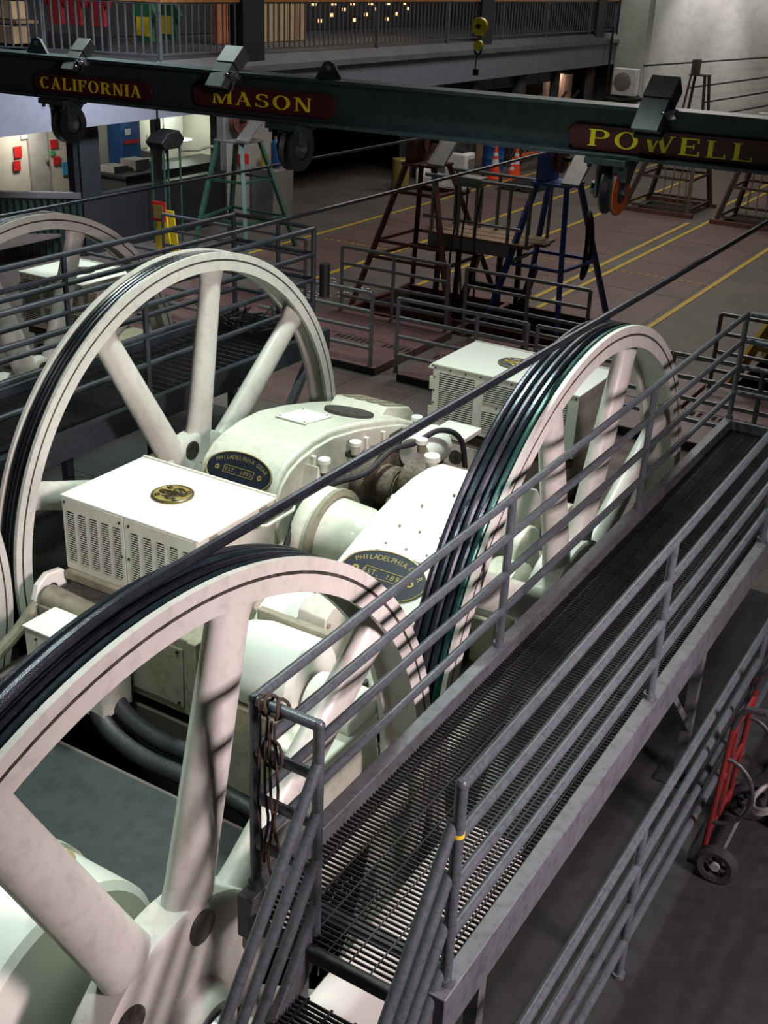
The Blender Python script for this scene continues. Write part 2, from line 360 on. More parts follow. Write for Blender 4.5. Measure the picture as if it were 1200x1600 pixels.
# stair
ST = thing('stairway', 'steep grated stair with four sloping pipes each side', 'stairs', (-1.76, 2.5, FZ))
for x in (-2.07, -1.45):
    for i in range(4):
        z0 = .82-i*.25; MB().cyl((x, 3.1, z0), (x, 2.05, z0-1.37*1.05), .025, .025, 12).build('handrail', 'rail_paint', ST)
    MB().prism([(3.05, -.02), (3.05, -.26), (2.05, -1.25), (1.95, -1.25), (1.95, -1.2)], 'x', x-.02, x+.02).build('stringer', 'kerb_paint', ST, bevel=.004)
for k in range(5):
    y = 2.93-k*.2; z = -.3-k*.2; g = MB()
    g.box((-2.04, y-.18, z-.03), (-1.48, y-.16, z)); 
    for j in range(7): g.box((-2.04, y-.15+j*.025, z-.02), (-1.48, y-.143+j*.025, z))
    for j in range(5): g.box((-2.0+j*.12, y-.16, z-.012), (-1.99+j*.12, y+.02, z-.002))
    g.build('tread', 'dark_steel', ST, smooth=False)
# rope hanging on the end railing
rp = MB()
for k, x in enumerate((-2.33, -2.31, -2.255)):
    rp.tube([V((x, 3.1, 1.0))+V((.012*sin(a*2+k), .042*cos(a), .045*sin(a))) for a in [2*pi*i/14 for i in range(14)]], .0075, 7, closed=True)
for k, (x, z1) in enumerate(((-2.335, .1), (-2.30, .22), (-2.275, .14), (-2.245, .3))):
    rp.tube([(x+.01*sin(i*.9+k), 3.055+.008*cos(i*1.3+k), .97+(z1-.97)*i/12) for i in range(13)], .0065, 6)
for k in range(2): rp.tube([V((-2.285+.03*k, 3.05, .80))+V((.035*cos(a), .01, .07*sin(a))) for a in [2*pi*i/14 for i in range(14)]], .0065, 6, closed=True)
single('hanging_rope', rp, 'rope_fibre', 'brown rope looped over the end railing of the walkway', 'rope')
# low railing along the right side
railing('low pipe railing standing on the dark floor by the hand truck', -1.13, 1.2, 8.6, (2.3, 4.7, 7.1), zt=-.2, zb=FZ)

# ---------------------------------------------------------------- catwalk 2 behind the rear-left wheel
W2 = walkway(-8.28, -7.0, 2.5, 10.5, 'grated walkway behind the tall rear wheel', .03, False, near_edge=False, km='rail_shaded')
for y in (4.2, 7.6, 10.3):
    [o.data.materials.__setitem__(0, MATS['rail_shaded']) for o in (leg(-7.03, y, W2, .09), leg(-8.22, y, W2, .09))]
MB().bar((-7.03, 9.4, FZ), (-7.03, 10.2, -.3), .08).build('brace', 'kerb_paint', W2)
MB().bar((-7.03, 8.5, -.9), (-7.03, 7.7, -.3), .08).build('brace', 'kerb_paint', W2)
railing('walkway handrail just behind the tall rear wheel', -7.1, 2.5, 10.35, (5.0, 7.65, 10.35), zt=1.12, r=.028, rails=4, m='rail_shaded')
railing('walkway handrail in front of the far white louvred box', -8.2, 2.5, 10.35, (4.6, 7.75, 10.35), zt=1.12, r=.028, rails=4, m='rail_shaded')
railing('handrail closing the end of the rear walkway', 10.38, -8.2, -7.1, (-7.6,), zt=1.12, r=.024, axis='x', m='rail_shaded')
tl = MB().cyl((-7.05, 10.5, .35), (-7.05, 10.5, .72), .06, .06, 14)
single('work_lamp', tl, 'dark_steel', 'small dark cylinder strapped to the corner post of the rear walkway', 'lamp')
bu = MB()
for k in range(26):
    p = V((random.uniform(-8.0, -7.3), random.uniform(9.8, 10.3), random.uniform(-.05, .0))); bu.tube([p+V((random.uniform(-.12, .12), random.uniform(-.1, .1), random.uniform(0, .18))) for _ in range(4)], .012, 6)
single('tool_pile', bu, 'rubber', 'dark heap of hoses and tools at the end of the rear walkway', 'tools', kind='stuff')

# ---------------------------------------------------------------- railings on the red sills
G = 'pipe railings on the red plates'
for nm, x0, x1, y, ps, lab in (
    ('pipe_railing', -9.55, -7.7, 12.6, (-9.3, -7.7), 'pipe railing on red plates just right of the tall rear wheel'),
    ('pipe_railing', -7.3, -5.46, 12.6, (-7.3, -6.15, -5.46), 'pipe railing behind the white box, on its left side'),
    ('pipe_railing', -5.33, -3.65, 12.6, (-5.33, -3.65), 'pipe railing partly hidden behind the right front wheel'),
    ('pipe_railing', -3.62, -1.6, 12.6, (-3.62, -2.6, -1.6), 'pipe railing crossing behind the far end of the walkway'),
    ('pipe_railing', -9.52, -7.67, 14.65, (-9.52, -8.6, -7.67), 'pipe railing in front of the dark red cable tower'),
    ('pipe_railing', -7.38, -5.48, 14.65, (-7.38, -6.4, -5.48), 'pipe railing in front of the blue cable tower'),
    ('pipe_railing', -3.68, -1.5, 14.65, (-3.68, -2.6, -1.5), 'pipe railing in front of the yellow cable tower'),
    ('pipe_railing', -13.1, -10.2, 14.65, (-13.1, -11.6, -10.2), 'pipe railing near the yellow floor sign'),
    ('pipe_railing', -13.2, -10.4, 12.6, (-13.2, -11.9, -10.4), 'pipe railing behind the far left wheel')):
    railing(lab, y, x0, x1, ps, zt=-.15, zb=FZ+.1, r=.027, axis='x', name=nm, group=G, m='pipe_grey')

# ---------------------------------------------------------------- cable towers
def tower(label, base, top, zt, m, bars, head=1, hm=None, zb=FZ, wheel=True, guard=True, w=.075, zh=.45):
    """base: 4 corners (x,y) front-left, front-right, back-right, back-left; top: cx, cy, half size"""
    cx, cy, h = top; tc = [(cx-h, cy-h), (cx+h, cy-h), (cx+h, cy+h), (cx-h, cy+h)]
    bx = sum(p[0] for p in base)/4; by = sum(p[1] for p in base)/4
    t = thing('cable_tower', label, 'tower', (bx, by, zb))
    def at(i, z): f = (z-zb)/(zt-zb); return V((base[i][0]+(tc[i][0]-base[i][0])*f, base[i][1]+(tc[i][1]-base[i][1])*f, z))
    for i in range(4): MB().bar(at(i, zb), at(i, zt), w).build('leg', m, t)
    for z in bars:
        for i in range(4): MB().bar(at(i, z), at((i+1) % 4, z), w*.6).build('crossbar', m, t)
    if head:
        MB().box((cx-h-.06, cy-h-.06, zt-.02), (cx+h+.06, cy+h+.06, zt+.02)).build('top_plate', hm or m, t, bevel=.004)
        MB().box((cx-h-.03, cy-h, zt+.02), (cx-h+.14, cy+h, zt+zh)).build('pulley_cheek', hm or m, t, bevel=.01)
        if guard: MB().prism([(cy-h-.1, zt+.02), (cy-h-.1, zt+.06), (cy+h+.05, zt+zh+.12), (cy+h+.15, zt+zh+.08)], 'x', cx+h-.06, cx+h+.22).build('guard_sheet', 'sheet_grey', t)
        if wheel:
            p = MB().lathe([(.04, -.05), (.17, -.045), (.21, -.05), (.21, -.03), (.17, 0), (.21, .03), (.21, .05), (.17, .045), (.04, .05)], (cx, cy, zt+zh-.1), 'x', 28, close=True).build('pulley', 'rust', t)
            MB().cyl((cx-h, cy, zt+zh-.1), (cx+.16, cy, zt+zh-.1), .035, .035, 12).build('axle', 'dark_steel', p)
    return t
tower('dark red pyramid cable tower standing over the floor pit', [(-9.75, 15.3), (-7.95, 15.3), (-7.95, 17.0), (-9.6, 17.0)], (-8.95, 16.15, .24), .97, 'rust', (-.45, -.2, .55))
tower('blue pyramid cable tower standing over the floor pit', [(-7.45, 15.5), (-6.25, 15.5), (-6.05, 17.1), (-7.5, 17.1)], (-6.8, 16.3, .24), .92, 'tower_blue', (-.25,))
tower('green pyramid cable tower in front of the lit office', [(-14.2, 16.7), (-13.1, 16.9), (-12.9, 18.2), (-14.6, 18.3)], (-14.1, 18.0, .28), .62, 'tower_green', (-.72, -.05), hm='sheet_grey')
tower('dark tower with ropes over the square pit, under the middle of the red sign', [(-9.4, 26.6), (-7.85, 26.6), (-7.85, 28.4), (-9.4, 28.4)], (-8.45, 27.5, .42), .55, 'tower_brown', (-1.1, -.45), wheel=False, guard=False, w=.09)
tower('dark tower with ropes over the far right pit', [(-7.15, 26.5), (-5.4, 26.5), (-5.4, 28.1), (-7.15, 28.1)], (-6.3, 27.3, .42), .55, 'tower_brown', (-1.1, -.45), wheel=False, guard=False, w=.09)
tower('small dark tower against the concrete end wall', [(-12.0, 38.0), (-11.1, 38.0), (-11.1, 38.8), (-12.0, 38.8)], (-11.55, 38.3, .22), 1.0, 'tower_brown', (-.1,), wheel=False, guard=False, w=.07)
tower('yellow cable tower cut by the right edge of the picture', [(-3.55, 15.0), (-1.9, 15.0), (-1.9, 16.9), (-3.5, 16.9)], (-2.35, 15.9, .3), .95, 'yellow_wood', (-.65, .1), w=.11)
# ropes in the dark towers
rp = MB()
for x in (-8.75, -8.55, -8.35, -8.2, -6.7, -6.5, -6.3, -6.1):
    rp.tube([(x+.02*sin(i*1.1+x*7), 27.4+.02*cos(i), .5-i*.2) for i in range(10)], .018, 6)
single('hanging_ropes', rp, 'wood', 'brown ropes dangling inside the two dark towers into the pits', 'ropes', kind='stuff')
for a in ((-9.45, 26.5, -7.7, 26.62), (-9.45, 28.3, -7.7, 28.42), (-7.25, 26.35, -5.2, 26.47)):
    single('pit_kerb', MB().box((a[0], a[1], FZ), (a[2], a[3], FZ+.09)), 'rust', {26.5: 'dirty steel kerb on the near side of the square pit', 28.3: 'dirty steel kerb on the far side of the square pit', 26.35: 'dirty steel kerb on the near side of the far right pit'}[a[1]], 'kerb')
# steel frame round the big pit
pf = thing('pit_frame', 'rusty steel frame lying round the long black floor pit', 'frame', (-7.75, 15.9, FZ))
for a, b in (((-9.65, 15.0), (-5.85, 15.0)), ((-9.65, 16.9), (-5.85, 16.9)), ((-9.6, 14.95), (-9.6, 16.95)), ((-5.9, 14.95), (-5.9, 16.95)), ((-9.6, 15.45), (-5.9, 15.45)), ((-7.7, 15), (-7.7, 16.9))):
    MB().bar((*a, FZ+.03), (*b, FZ+.03), .08, .08).build('beam', 'rust', pf)
# workbench with pipes in the middle
wb = thing('pipe_rack', 'grey pipe rack with wooden planks between the red and blue towers', 'rack', (-7.8, 16.0, FZ))
MB().box((-8.65, 15.75, -.18), (-7.25, 15.83, .0)).build('apron', 'pipe_grey', wb, bevel=.005)
MB().box((-8.65, 16.45, -.18), (-7.25, 16.53, .0)).build('apron', 'kerb_paint', wb, bevel=.005)
for i, (y, a, b) in enumerate(((15.85, -8.75, -6.95), (16.13, -8.8, -6.8), (16.4, -8.6, -6.85))):
    MB().box((a, y-.12, .0), (b, y+.12, .045)).build('plank', 'wood', wb, bevel=.004)
for x, y in ((-8.5, 15.8), (-7.4, 15.8), (-8.5, 16.5), (-7.4, 16.5)): MB().bar((x, y, FZ), (x*.96-.31, y, -.18), .07).build('leg', 'dark_steel', wb)
for y in (15.75, 16.5):
    MB().cyl((-8.75, y, .88), (-6.95, y, .88), .028, .028, 10).build('top_rail', 'pipe_grey', wb)
    for x in (-8.6, -8.15, -7.85, -7.3, -6.98): MB().cyl((x, y, .0), (x, y, .88), .028, .028, 10).build('upright', 'pipe_grey', wb)
MB().cyl((-8.75, 15.75, .26), (-7.1, 15.75, .26), .025, .025, 10).build('mid_rail', 'steel_bright', wb)
MB().box((-8.25, 15.7, .78), (-7.8, 15.95, .93)).build('junction_box', 'sheet_grey', wb, bevel=.02)
for k, x in enumerate((-8.15, -7.98, -7.75)):
    MB().tube([(x+.03*sin(i*.8+k), 15.62, .8-.2*i) for i in range(10)], .016, 7).build('hanging_hose', 'dark_steel', wb)
ff = thing('wheel_stand', 'dark timber stand leaning under the pipe rack', 'stand', (-7.6, 16.3, FZ))
for x in (-8.2, -7.2): MB().bar((x, 16.1, FZ), (x+.25, 16.1, -.3), .1).build('leg', 'dark_steel', ff)
MB().bar((-8.1, 16.1, -.75), (-7.0, 16.1, -.75), .08).build('crossbar', 'dark_steel', ff)
# coil hanging on the blue tower
single('cable_coil', MB().tube([V((-6.35, 16.6, .0))+V((.03*cos(2*a), .10*cos(a), .5*sin(a))) for a in [2*pi*i/20 for i in range(20)]], .035, 7, closed=True), 'rubber', 'black hose coil hung on the right leg of the blue tower', 'hose')
rp = MB()
for k in range(6): rp.tube([(-6.0+.09*i+.03*sin(k+i), 16.95+.12*sin(i*.7+k), FZ+.02+.02*abs(sin(i+k))) for i in range(9)], .012, 6)
single('loose_wires', rp, 'rubber', 'loose black wires on the floor behind the right front wheel', 'wires', kind='stuff')
sh = thing('shackle', 'small bright shackle on the floor above the right front wheel', 'shackle', (-5.4, 15.9, FZ))
MB().tube(arc((-5.3, 15.6, FZ+.1), .09, -30, 210, 12, 'y'), .02, 8).build('bow', 'chrome', sh); MB().cyl((-5.4, 15.6, FZ+.05), (-5.2, 15.6, FZ+.05), .022).build('pin', 'chrome', sh)
single('thin_wire', MB().tube([(-5.2, 15.6, FZ+.15), (-4.2, 15.2, FZ+.25), (-3.4, 14.9, FZ+.4)], .008, 6), 'rubber', 'thin black wire stretched across the floor towards the far railing', 'wire')

# ---------------------------------------------------------------- beam with the signs
BY = rad(5.19); BO = V((-7.1, 10.75, 0)); BM = Matrix.Translation(BO) @ Matrix.Rotation(BY, 4, 'Z')
def bt(mb):
    mb.v = [BM @ p for p in mb.v]; return mb
beam = thing('overhead_beam', 'long dark green steel I-beam crossing the hall with painted signs', 'beam', (-7.1, 10.75, 2.15))
b0, b1 = -7.5, 8
bt(MB().box((b0, -.16, 2.585), (b1, .16, 2.62))).build('top_flange', 'beam_green', beam, bevel=.004)
bt(MB().box((b0, -.16, 2.14), (b1, .16, 2.175))).build('bottom_flange', 'beam_green', beam, bevel=.004)
bt(MB().box((b0, -.015, 2.17), (b1, .015, 2.59))).build('web', 'beam_green', beam)
for u in (-4.05, -.1):
    lm = MB().prism([(u-.16, 2.62), (u+.16, 2.62), (u+.06, 2.78), (u, 2.80), (u-.06, 2.78)], 'y', -.02, .02)
    l = bt(lm).build('lifting_lug', 'beam_green', beam, bevel=.004)
    bt(MB().cyl((u, -.023, 2.73), (u, .023, 2.73), .028, .028, 14)).build('lug_hole', 'sheet_grey', l)
# serif letters
def quad(p, q, w0, horiz=True):
    (x0, y0), (x1, y1) = p, q
    return [(x0-w0/2, y0), (x0+w0/2, y0), (x1+w0/2, y1), (x1-w0/2, y1)]
def rect(x0, y0, x1, y1): return [(x0, y0), (x1, y0), (x1, y1), (x0, y1)]
def ring(cx, cy, rx, ry, a0, a1, tk, tn, n=18):
    out = []
    for i in range(n):
        A = [rad(a0+(a1-a0)*j/n) for j in (i, i+1)]; o = []; inn = []
        for a in A:
            tx = tk; ty = tn
            o.append((cx+rx*cos(a), cy+ry*sin(a))); inn.append((cx+(rx-tx)*cos(a), cy+(ry-ty)*sin(a)))
        out.append([o[0], o[1], inn[1], inn[0]])
    return out
TK, TN, SF = .2, .07, .055
def stem(x, s=.09): return [rect(x-TK/2, 0, x+TK/2, 1), rect(x-TK/2-s, 0, x+TK/2+s, SF), rect(x-TK/2-s, 1-SF, x+TK/2+s, 1)]
def ser(x, y, w): return rect(x-w, y, x+w, y+SF)
LET = {
 'C': (ring(.5, .5, .48, .52, 42, 318, .2, .07), 1.0), 'O': (ring(.52, .5, .5, .52, 0, 360, .2, .06, 28), 1.08),
 'I': (stem(.2), .42), 'L': (stem(.2)+[rect(.2, 0, .82, TN), rect(.76, 0, .84, .27)], .9),
 'F': (stem(.2)+[rect(.2, 1-TN, .8, 1), rect(.74, .74, .81, 1), rect(.2, .48, .6, .55), rect(.56, .38, .62, .66)], .88),
 'E': (stem(.2)+[rect(.2, 1-TN, .82, 1), rect(.76, .74, .83, 1), rect(.2, .48, .62, .55), rect(.58, .38, .64, .66), rect(.2, 0, .86, TN), rect(.79, 0, .87, .27)], .94),
 'P': (stem(.2)+ring(.5, .73, .42, .27, -90, 90, .2, .06)+[rect(.2, .94, .52, 1), rect(.2, .46, .52, .52)], .98),
 'R': (stem(.2)+ring(.48, .74, .38, .26, -90, 90, .19, .06)+[rect(.2, .94, .5, 1), rect(.2, .48, .5, .54), quad((.86, 0), (.52, .5), .2), ser(.92, 0, .12)], 1.06),
 'A': ([quad((.12, 0), (.5, 1), .07), quad((.82, 0), (.46, 1), .2), rect(.26, .3, .72, .36), ser(.12, 0, .12), ser(.82, 0, .17)], 1.02),
 'N': ([rect(.14, 0, .21, 1), rect(.85, 0, .92, 1), quad((.83, 0), (.2, 1), .2), ser(.175, 0, .13), ser(.14, 1-SF, .14), ser(.885, 1-SF, .13)], 1.06),
 'M': ([rect(.12, 0, .19, 1), rect(.98, 0, 1.18, 1), quad((.6, 0), (.22, 1), .19), quad((.6, 0), (1.02, 1), .07), ser(.155, 0, .13), ser(1.08, 0, .17), ser(.14, 1-SF, .12), ser(1.1, 1-SF, .15)], 1.28),
 'W': ([quad((.4, 0), (.16, 1), .19), quad((.4, 0), (.66, 1), .07), quad((.92, 0), (.66, 1), .19), quad((.92, 0), (1.2, 1), .07), ser(.16, 1-SF, .15), ser(.62, 1-SF, .15), ser(1.2, 1-SF, .12)], 1.34),
 'S': (ring(.44, .745, .36, .255, 35, 262, .16, .075)+ring(.44, .27, .38, .27, -148, 82, .16, .075)+[rect(.70, .72, .76, .95), rect(.05, .05, .11, .3)], .9)}
def sign(word, u0, u1, z0, z1, t0, t1, lh, slope, label):
    s = thing('name_sign', label, 'sign', tuple(BM @ V(((u0+u1)/2, -.04, z0))))
    c = .06
    bt(MB().prism([(u0, z0+c), (u0+c, z0), (u1-c, z0), (u1, z0+c), (u1, z1-c), (u1-c, z1), (u0+c, z1), (u0, z1-c)], 'y', -.055, -.02)).build('board', 'maroon', s, bevel=.003)
    W = sum(LET[c][1] for c in word)+.16*(len(word)-1); k = (t1-t0)/W; x = t0
    zc = (z0+z1)/2
    for ch in word:
        polys, wd = LET[ch]; mb = MB()
        for n, p in enumerate(polys):
            mb.prism([(x+a*k, zc-lh/2+b*lh) for a, b in p], 'y', -.064-.0002*(n % 5), -.055)
        bt(mb).build('letter', 'letter_yellow', s, smooth=False); x += (wd+.16)*k
    return s
sign('CALIFORNIA', -4.1, -2.38, 2.2, 2.41, -4.0, -2.52, .13, 0, 'maroon board reading CALIFORNIA in yellow letters')
sign('MASON', -1.8, 0.0, 2.22, 2.46, -1.55, -.27, .14, 0, 'maroon board reading MASON in yellow letters')
sign('POWELL', 2.6, 4.75, 2.19, 2.42, 2.8, 4.38, .155, 0, 'maroon board reading POWELL in yellow letters')
# box lamps standing on the beam
def box_lamp(u, label, s=1.0, tilt=38, tw=-20, mm='beam_green'):
    p = BM @ V((u, -.02, 2.62)); t = thing('box_floodlight', label, 'lamp', tuple(p), 'box floodlights on the beam')
    def pr(P, w0): return MB().prism([(p.y+a*s, p.z+b*s) for a, b in P], 'x', p.x-w0, p.x+w0)
    pr([(-.30, -.17), (-.07, .09), (.06, -.02), (-.07, -.24)], .13*s).build('hood', mm, t, bevel=.005)
    pr([(-.055, .105), (.15, .28), (.27, .13), (.07, -.03)], .14*s).build('housing', mm, t, bevel=.005)
    pr([(-.20, -.235), (-.10, -.12), (-.07, -.16), (-.16, -.27)], .135*s).build('glare_shield', 'dark_steel', t)
    MB().cyl(p+V((.16, -.10, -.05)), p+V((.24, -.12, -.03)), .045, .045, 14).build('cable_gland', 'steel_bright', t)
    MB().tube(arc(p+V((.13, -.17, -.06)), .035, 0, 250, 10, 'y'), .012, 7).build('hook', 'chrome', t)
    MB().cyl(p, p+V((0, .02, .06)), .04).build('foot', 'dark_steel', t)
    return t
box_lamp(-3.42, 'box-shaped floodlight on the beam above CALIFORNIA', .72, mm='lamp_dark')
box_lamp(-1.36, 'box-shaped floodlight on the beam above MASON', .88, mm='lamp_grey')
box_lamp(3.42, 'box-shaped floodlight on the beam above POWELL', 1.0, mm='lamp_grey')
# pulleys hanging under the beam
def hang_pulley(u, z, R, label, face, m2):
    p = BM @ V((u, 0, z)); t = thing('hanging_pulley', label, 'pulley', tuple(p), None)
    X = lambda a, b, c: p+V((a, b, c))
    MB().lathe([(.03, -.06), (R*.8, -.055), (R, -.07), (R, -.05), (R*.82, 0), (R, .05), (R, .07), (R*.8, .055), (.03, .06)], p, 'x', 36, close=True).build('wheel', m2, t)
    MB().lathe([(R*.52, .0), (R*.97, .0), (R*.97, .012), (R*.52, .02)], X(.066, 0, 0), 'x', 36, close=True).build('side_ring', face, t)
    MB().cyl(X(.05, 0, 0), X(.085, 0, 0), R*.5, R*.42, 28).build('hub', 'beam_green', t)
    MB().cyl(X(-.2, 0, 0), X(.12, 0, 0), .045, .045, 12).build('axle', 'steel_bright', t)
    dz = 2.14-z
    MB().box(X(-.16, -.13, -.08), X(-.13, .13, dz)).build('hanger_plate', 'beam_green', t, bevel=.004)
    MB().box(X(-.26, -.22, dz-.06), X(.16, .16, dz)).build('clamp_plate', 'beam_green', t, bevel=.004)
    MB().prism([(-.16+p.y, p.z+dz-.06), (p.y-.16, p.z+dz-.2), (p.y-.05, p.z+dz-.24), (p.y+.1, p.z+dz-.06)], 'x', p.x+.02, p.x+.17).build('bracket', 'beam_green', t, bevel=.004)
    MB().cyl(X(-.22, 0, 0), X(-.16, 0, 0), .07, .07, 8).build('nut', 'beam_green', t)
    mb = MB()
    for k in (-.22, -.1, .1): mb.cyl(X(k, -.17, dz-.1), X(k, -.17, dz), .022, .022, 6)
    mb.build('bolt', 'dark_steel', t, kind='stuff'); return t
hang_pulley(-3.66, 1.85, .22, 'dark grey pulley hanging from the beam under CALIFORNIA', 'dark_steel', 'dark_steel')
hang_pulley(-.5, 1.88, .25, 'dark grey pulley hanging from the beam under the end of MASON', 'hose', 'dark_steel')
hang_pulley(3.1, 1.83, .24, 'pulley with orange side ring hanging left of POWELL', 'orange', 'dark_steel')
single('hanging_rod', bt(MB().cyl((-2.35, 0, 1.95), (-2.35, 0, 2.14), .012)), 'dark_steel', 'short dark rod hanging under the beam between two signs', 'rod')

# yellow hoist hook
hk = thing('hoist_hook', 'yellow crane hook block hanging in front of the balcony', 'hook', (-7.12, 14, 2.5))
MB().cyl((-7.12, 13.97, 3.08), (-7.12, 14.05, 3.08), .105, .105, 24).build('block', 'yellow', hk, bevel=.01)
MB().cyl((-7.12, 13.95, 3.08), (-7.12, 13.97, 3.08), .03, .03, 12).build('pin', 'brass_dark', hk)
MB().cyl((-7.12, 13.97, 2.86), (-7.12, 14.04, 2.86), .06, .06, 16).build('swivel', 'yellow', hk, bevel=.008)
MB().tube(arc((-7.12, 14, 2.80), .045, -200, 60, 12, 'y'), .014, 8).build('hook', 'dark_steel', hk)
MB().tube([(-7.12, 14, 2.76), (-7.14, 14, 2.62), (-7.13, 14, 2.55)], .008, 6).build('sling', 'dark_steel', hk)
MB().box((-7.16, 13.97, 2.5), (-7.10, 14.03, 2.58)).build('pendant', 'dark_steel', hk, bevel=.006)
MB().cyl((-7.12, 14, 3.18), (-7.12, 14, 6.0), .006, .006, 6).build('wire_rope', 'dark_steel', hk)
# ---------------------------------------------------------------- running haul cables
def cable(pts, r, label, m='rope_steel', n=10): return single('haul_cable', MB().tube(pts, r, n), m, label, 'cable')
cable([V((-2.70, 2.84, -.72))+V((0, 2.27*cos(rad(a)), 2.27*sin(rad(a)))) for a in range(186, 90, -4)]+[(-2.7, 2.84, 1.55), (-2.72, 40.25, 1.58)], .026, 'dark haul cable running over the white motor boxes from the front wheel')
cable([(-6.8, 2.0, 1.39), (-6.8, 16.3, 1.41)], .021, 'haul cable above the rear walkway running to the blue tower')
cable([(-8.75, 2.0, 1.45), (-8.76, 16.2, 1.42)], .018, 'haul cable running to the dark red tower')
cable([(-11.9, 13.0, 1.4), (-8.75, 16.2, 1.42)], .016, 'haul cable running from the hall into the dark opening') if 0 else None
for a, b, l in (((-15, 39.9, .9), (-3, 39.9, 2.5), 'topmost cable in front of the concrete end wall'), ((-12.41, 39.9, .46), (-3, 39.9, 2.4), 'second cable from the top before the end wall'),
                ((-11.8, 39.9, .05), (-3, 39.9, 2.2), 'third cable from the top before the end wall'), ((-11.1, 39.9, -.23), (-3, 39.9, 1.9), 'lowest cable before the concrete end wall')):
    cable([a, b], .028, l, 'dark_steel', 8)

# ---------------------------------------------------------------- big wheels
def big_wheel(label, c, R, a0, W=.27, nsp=9, ropes=6, rope_mats=('rope_steel',), rm=None, hub=True, flat=False, rope_r=.021, open_back=False):
    x, y, z = c; t = thing('sheave_wheel', label, 'wheel', c)
    Q = R-.05 if open_back else R
    prof = [(R, 0), (R, -.03), (R-.055, -.04), (R-.055, -W+.04), (Q, -W+.03), (Q, -W), (R-.16, -W), (R-.16, -W+.035), (R-.10, -W+.05), (R-.10, -.05), (R-.16, -.035), (R-.16, 0), (R-.075, 0), (R-.070, -.012), (R-.062, -.012), (R-.058, 0)]
    rim = MB().lathe(prof, c, 'x', 128, close=True).build('rim', 'wheel_paint', t, ang=40)
    MB().lathe([(R-.0735, .0006), (R-.0600, .0006), (R-.0600, -.006), (R-.0735, -.006)], c, 'x', 96, close=True).build('rim_groove', 'grime', rim)
    MB().lathe([(R-.05, -.041), (R-.034, -.05), (R-.034, -W+.004 if open_back else -W+.05), (R-.05, -W+(.002 if open_back else .041))], c, 'x', 96, close=True).build('groove_liner', 'liner', rim, ang=40)
    for k in range(nsp):
        a = rad(a0+k*360/nsp); pts = []; tp = []
        u = V((0, cos(a), sin(a))); tn = V((0, -sin(a), cos(a))); mb = MB(); vs = []; N = 16; segs = 10
        for i in range(segs+1):
            f = i/segs; r = .34+(R-.10-.34)*f; wv = .150-.035*f+.05*max(0, (.15-f)/.15)**2*2+.05*max(0, (f-.88)/.12)**2
            th = .095-.02*f+.02*max(0, (.15-f)/.15)
            for j in range(N): 
                b = 2*pi*j/N; q = V(c)+u*r+V((-W/2+th*cos(b), 0, 0))+tn*(wv*sin(b)); vs.append(q)
        mb.add(vs, [(i*N+j, i*N+(j+1) % N, (i+1)*N+(j+1) % N, (i+1)*N+j) for i in range(segs) for j in range(N)])
        mb.build('spoke', 'wheel_paint', t)
    if hub:
        hb = MB().lathe([(.0, .12), (.17, .12), (.20, .09), (.23, -.0), (.40, -.02), (.60, -.035), (.62, -.05), (.62, -W+.05), (.60, -W+.035), (.23, -W), (.2, -W-.08), (0, -W-.08)], c, 'x', 48).build('hub', 'wheel_paint', t)
        MB().cyl((x+.121, y, z), (x+.16, y, z), .11, .10, 24).build('hub_cap', 'grime', hb)
        for k in range(6):
            a = rad(a0+1+k*60); MB().cyl((x-.05, y+.5*cos(a), z+.5*sin(a)), (x-.018, y+.5*cos(a), z+.5*sin(a)), .085, .085, 24).build('hub_hole', 'grime', hb)
    for k in range(ropes):
        xx = x-.062-(W-(.09 if open_back else .124))*k/(max(1, ropes-1))
        MB().lathe([((R-.028)+rope_r*sin(q), rope_r*cos(q)) for q in [2*pi*i/10 for i in range(10)]], (xx, y, z), 'x', 128, close=True).build('cable_wrap', rope_mats[k % len(rope_mats)], t)
    return t
RM = ('rope_green', 'rope_teal', 'rope_steel', 'rope_teal', 'rope_steel', 'rope_steel')
big_wheel('nearest big white spoked wheel wrapped in dark cables, bottom left', (-2.56, 2.84, -.72), 2.235, 76, rope_mats=('rope_teal', 'rope_steel', 'rope_teal', 'rope_steel'), ropes=4, rope_r=.026, open_back=True)
big_wheel('big white spoked wheel wrapped in cables, beside the middle of the walkway', (-2.56, 7.40, -.78), 2.28, 69, rope_mats=RM, W=.31, ropes=5, rope_r=.026, open_back=True)
big_wheel('tall rear white wheel with black groove behind the front white box', (-6.37, 7.52, -.82), 2.25, 40.5, ropes=4, rope_mats=('liner', 'rope_steel', 'liner', 'liner'), W=.24, rope_r=.018)
big_wheel('white wheel barely showing at the left edge of the picture', (-6.37, 2.97, -.72), 2.25, 40, ropes=4, rope_mats=('liner',), W=.24)
big_wheel('far left white wheel behind the rear walkway', (-9.3, 8.42, -.93), 2.17, 30, ropes=4, rope_mats=('liner', 'rope_steel'), W=.24)

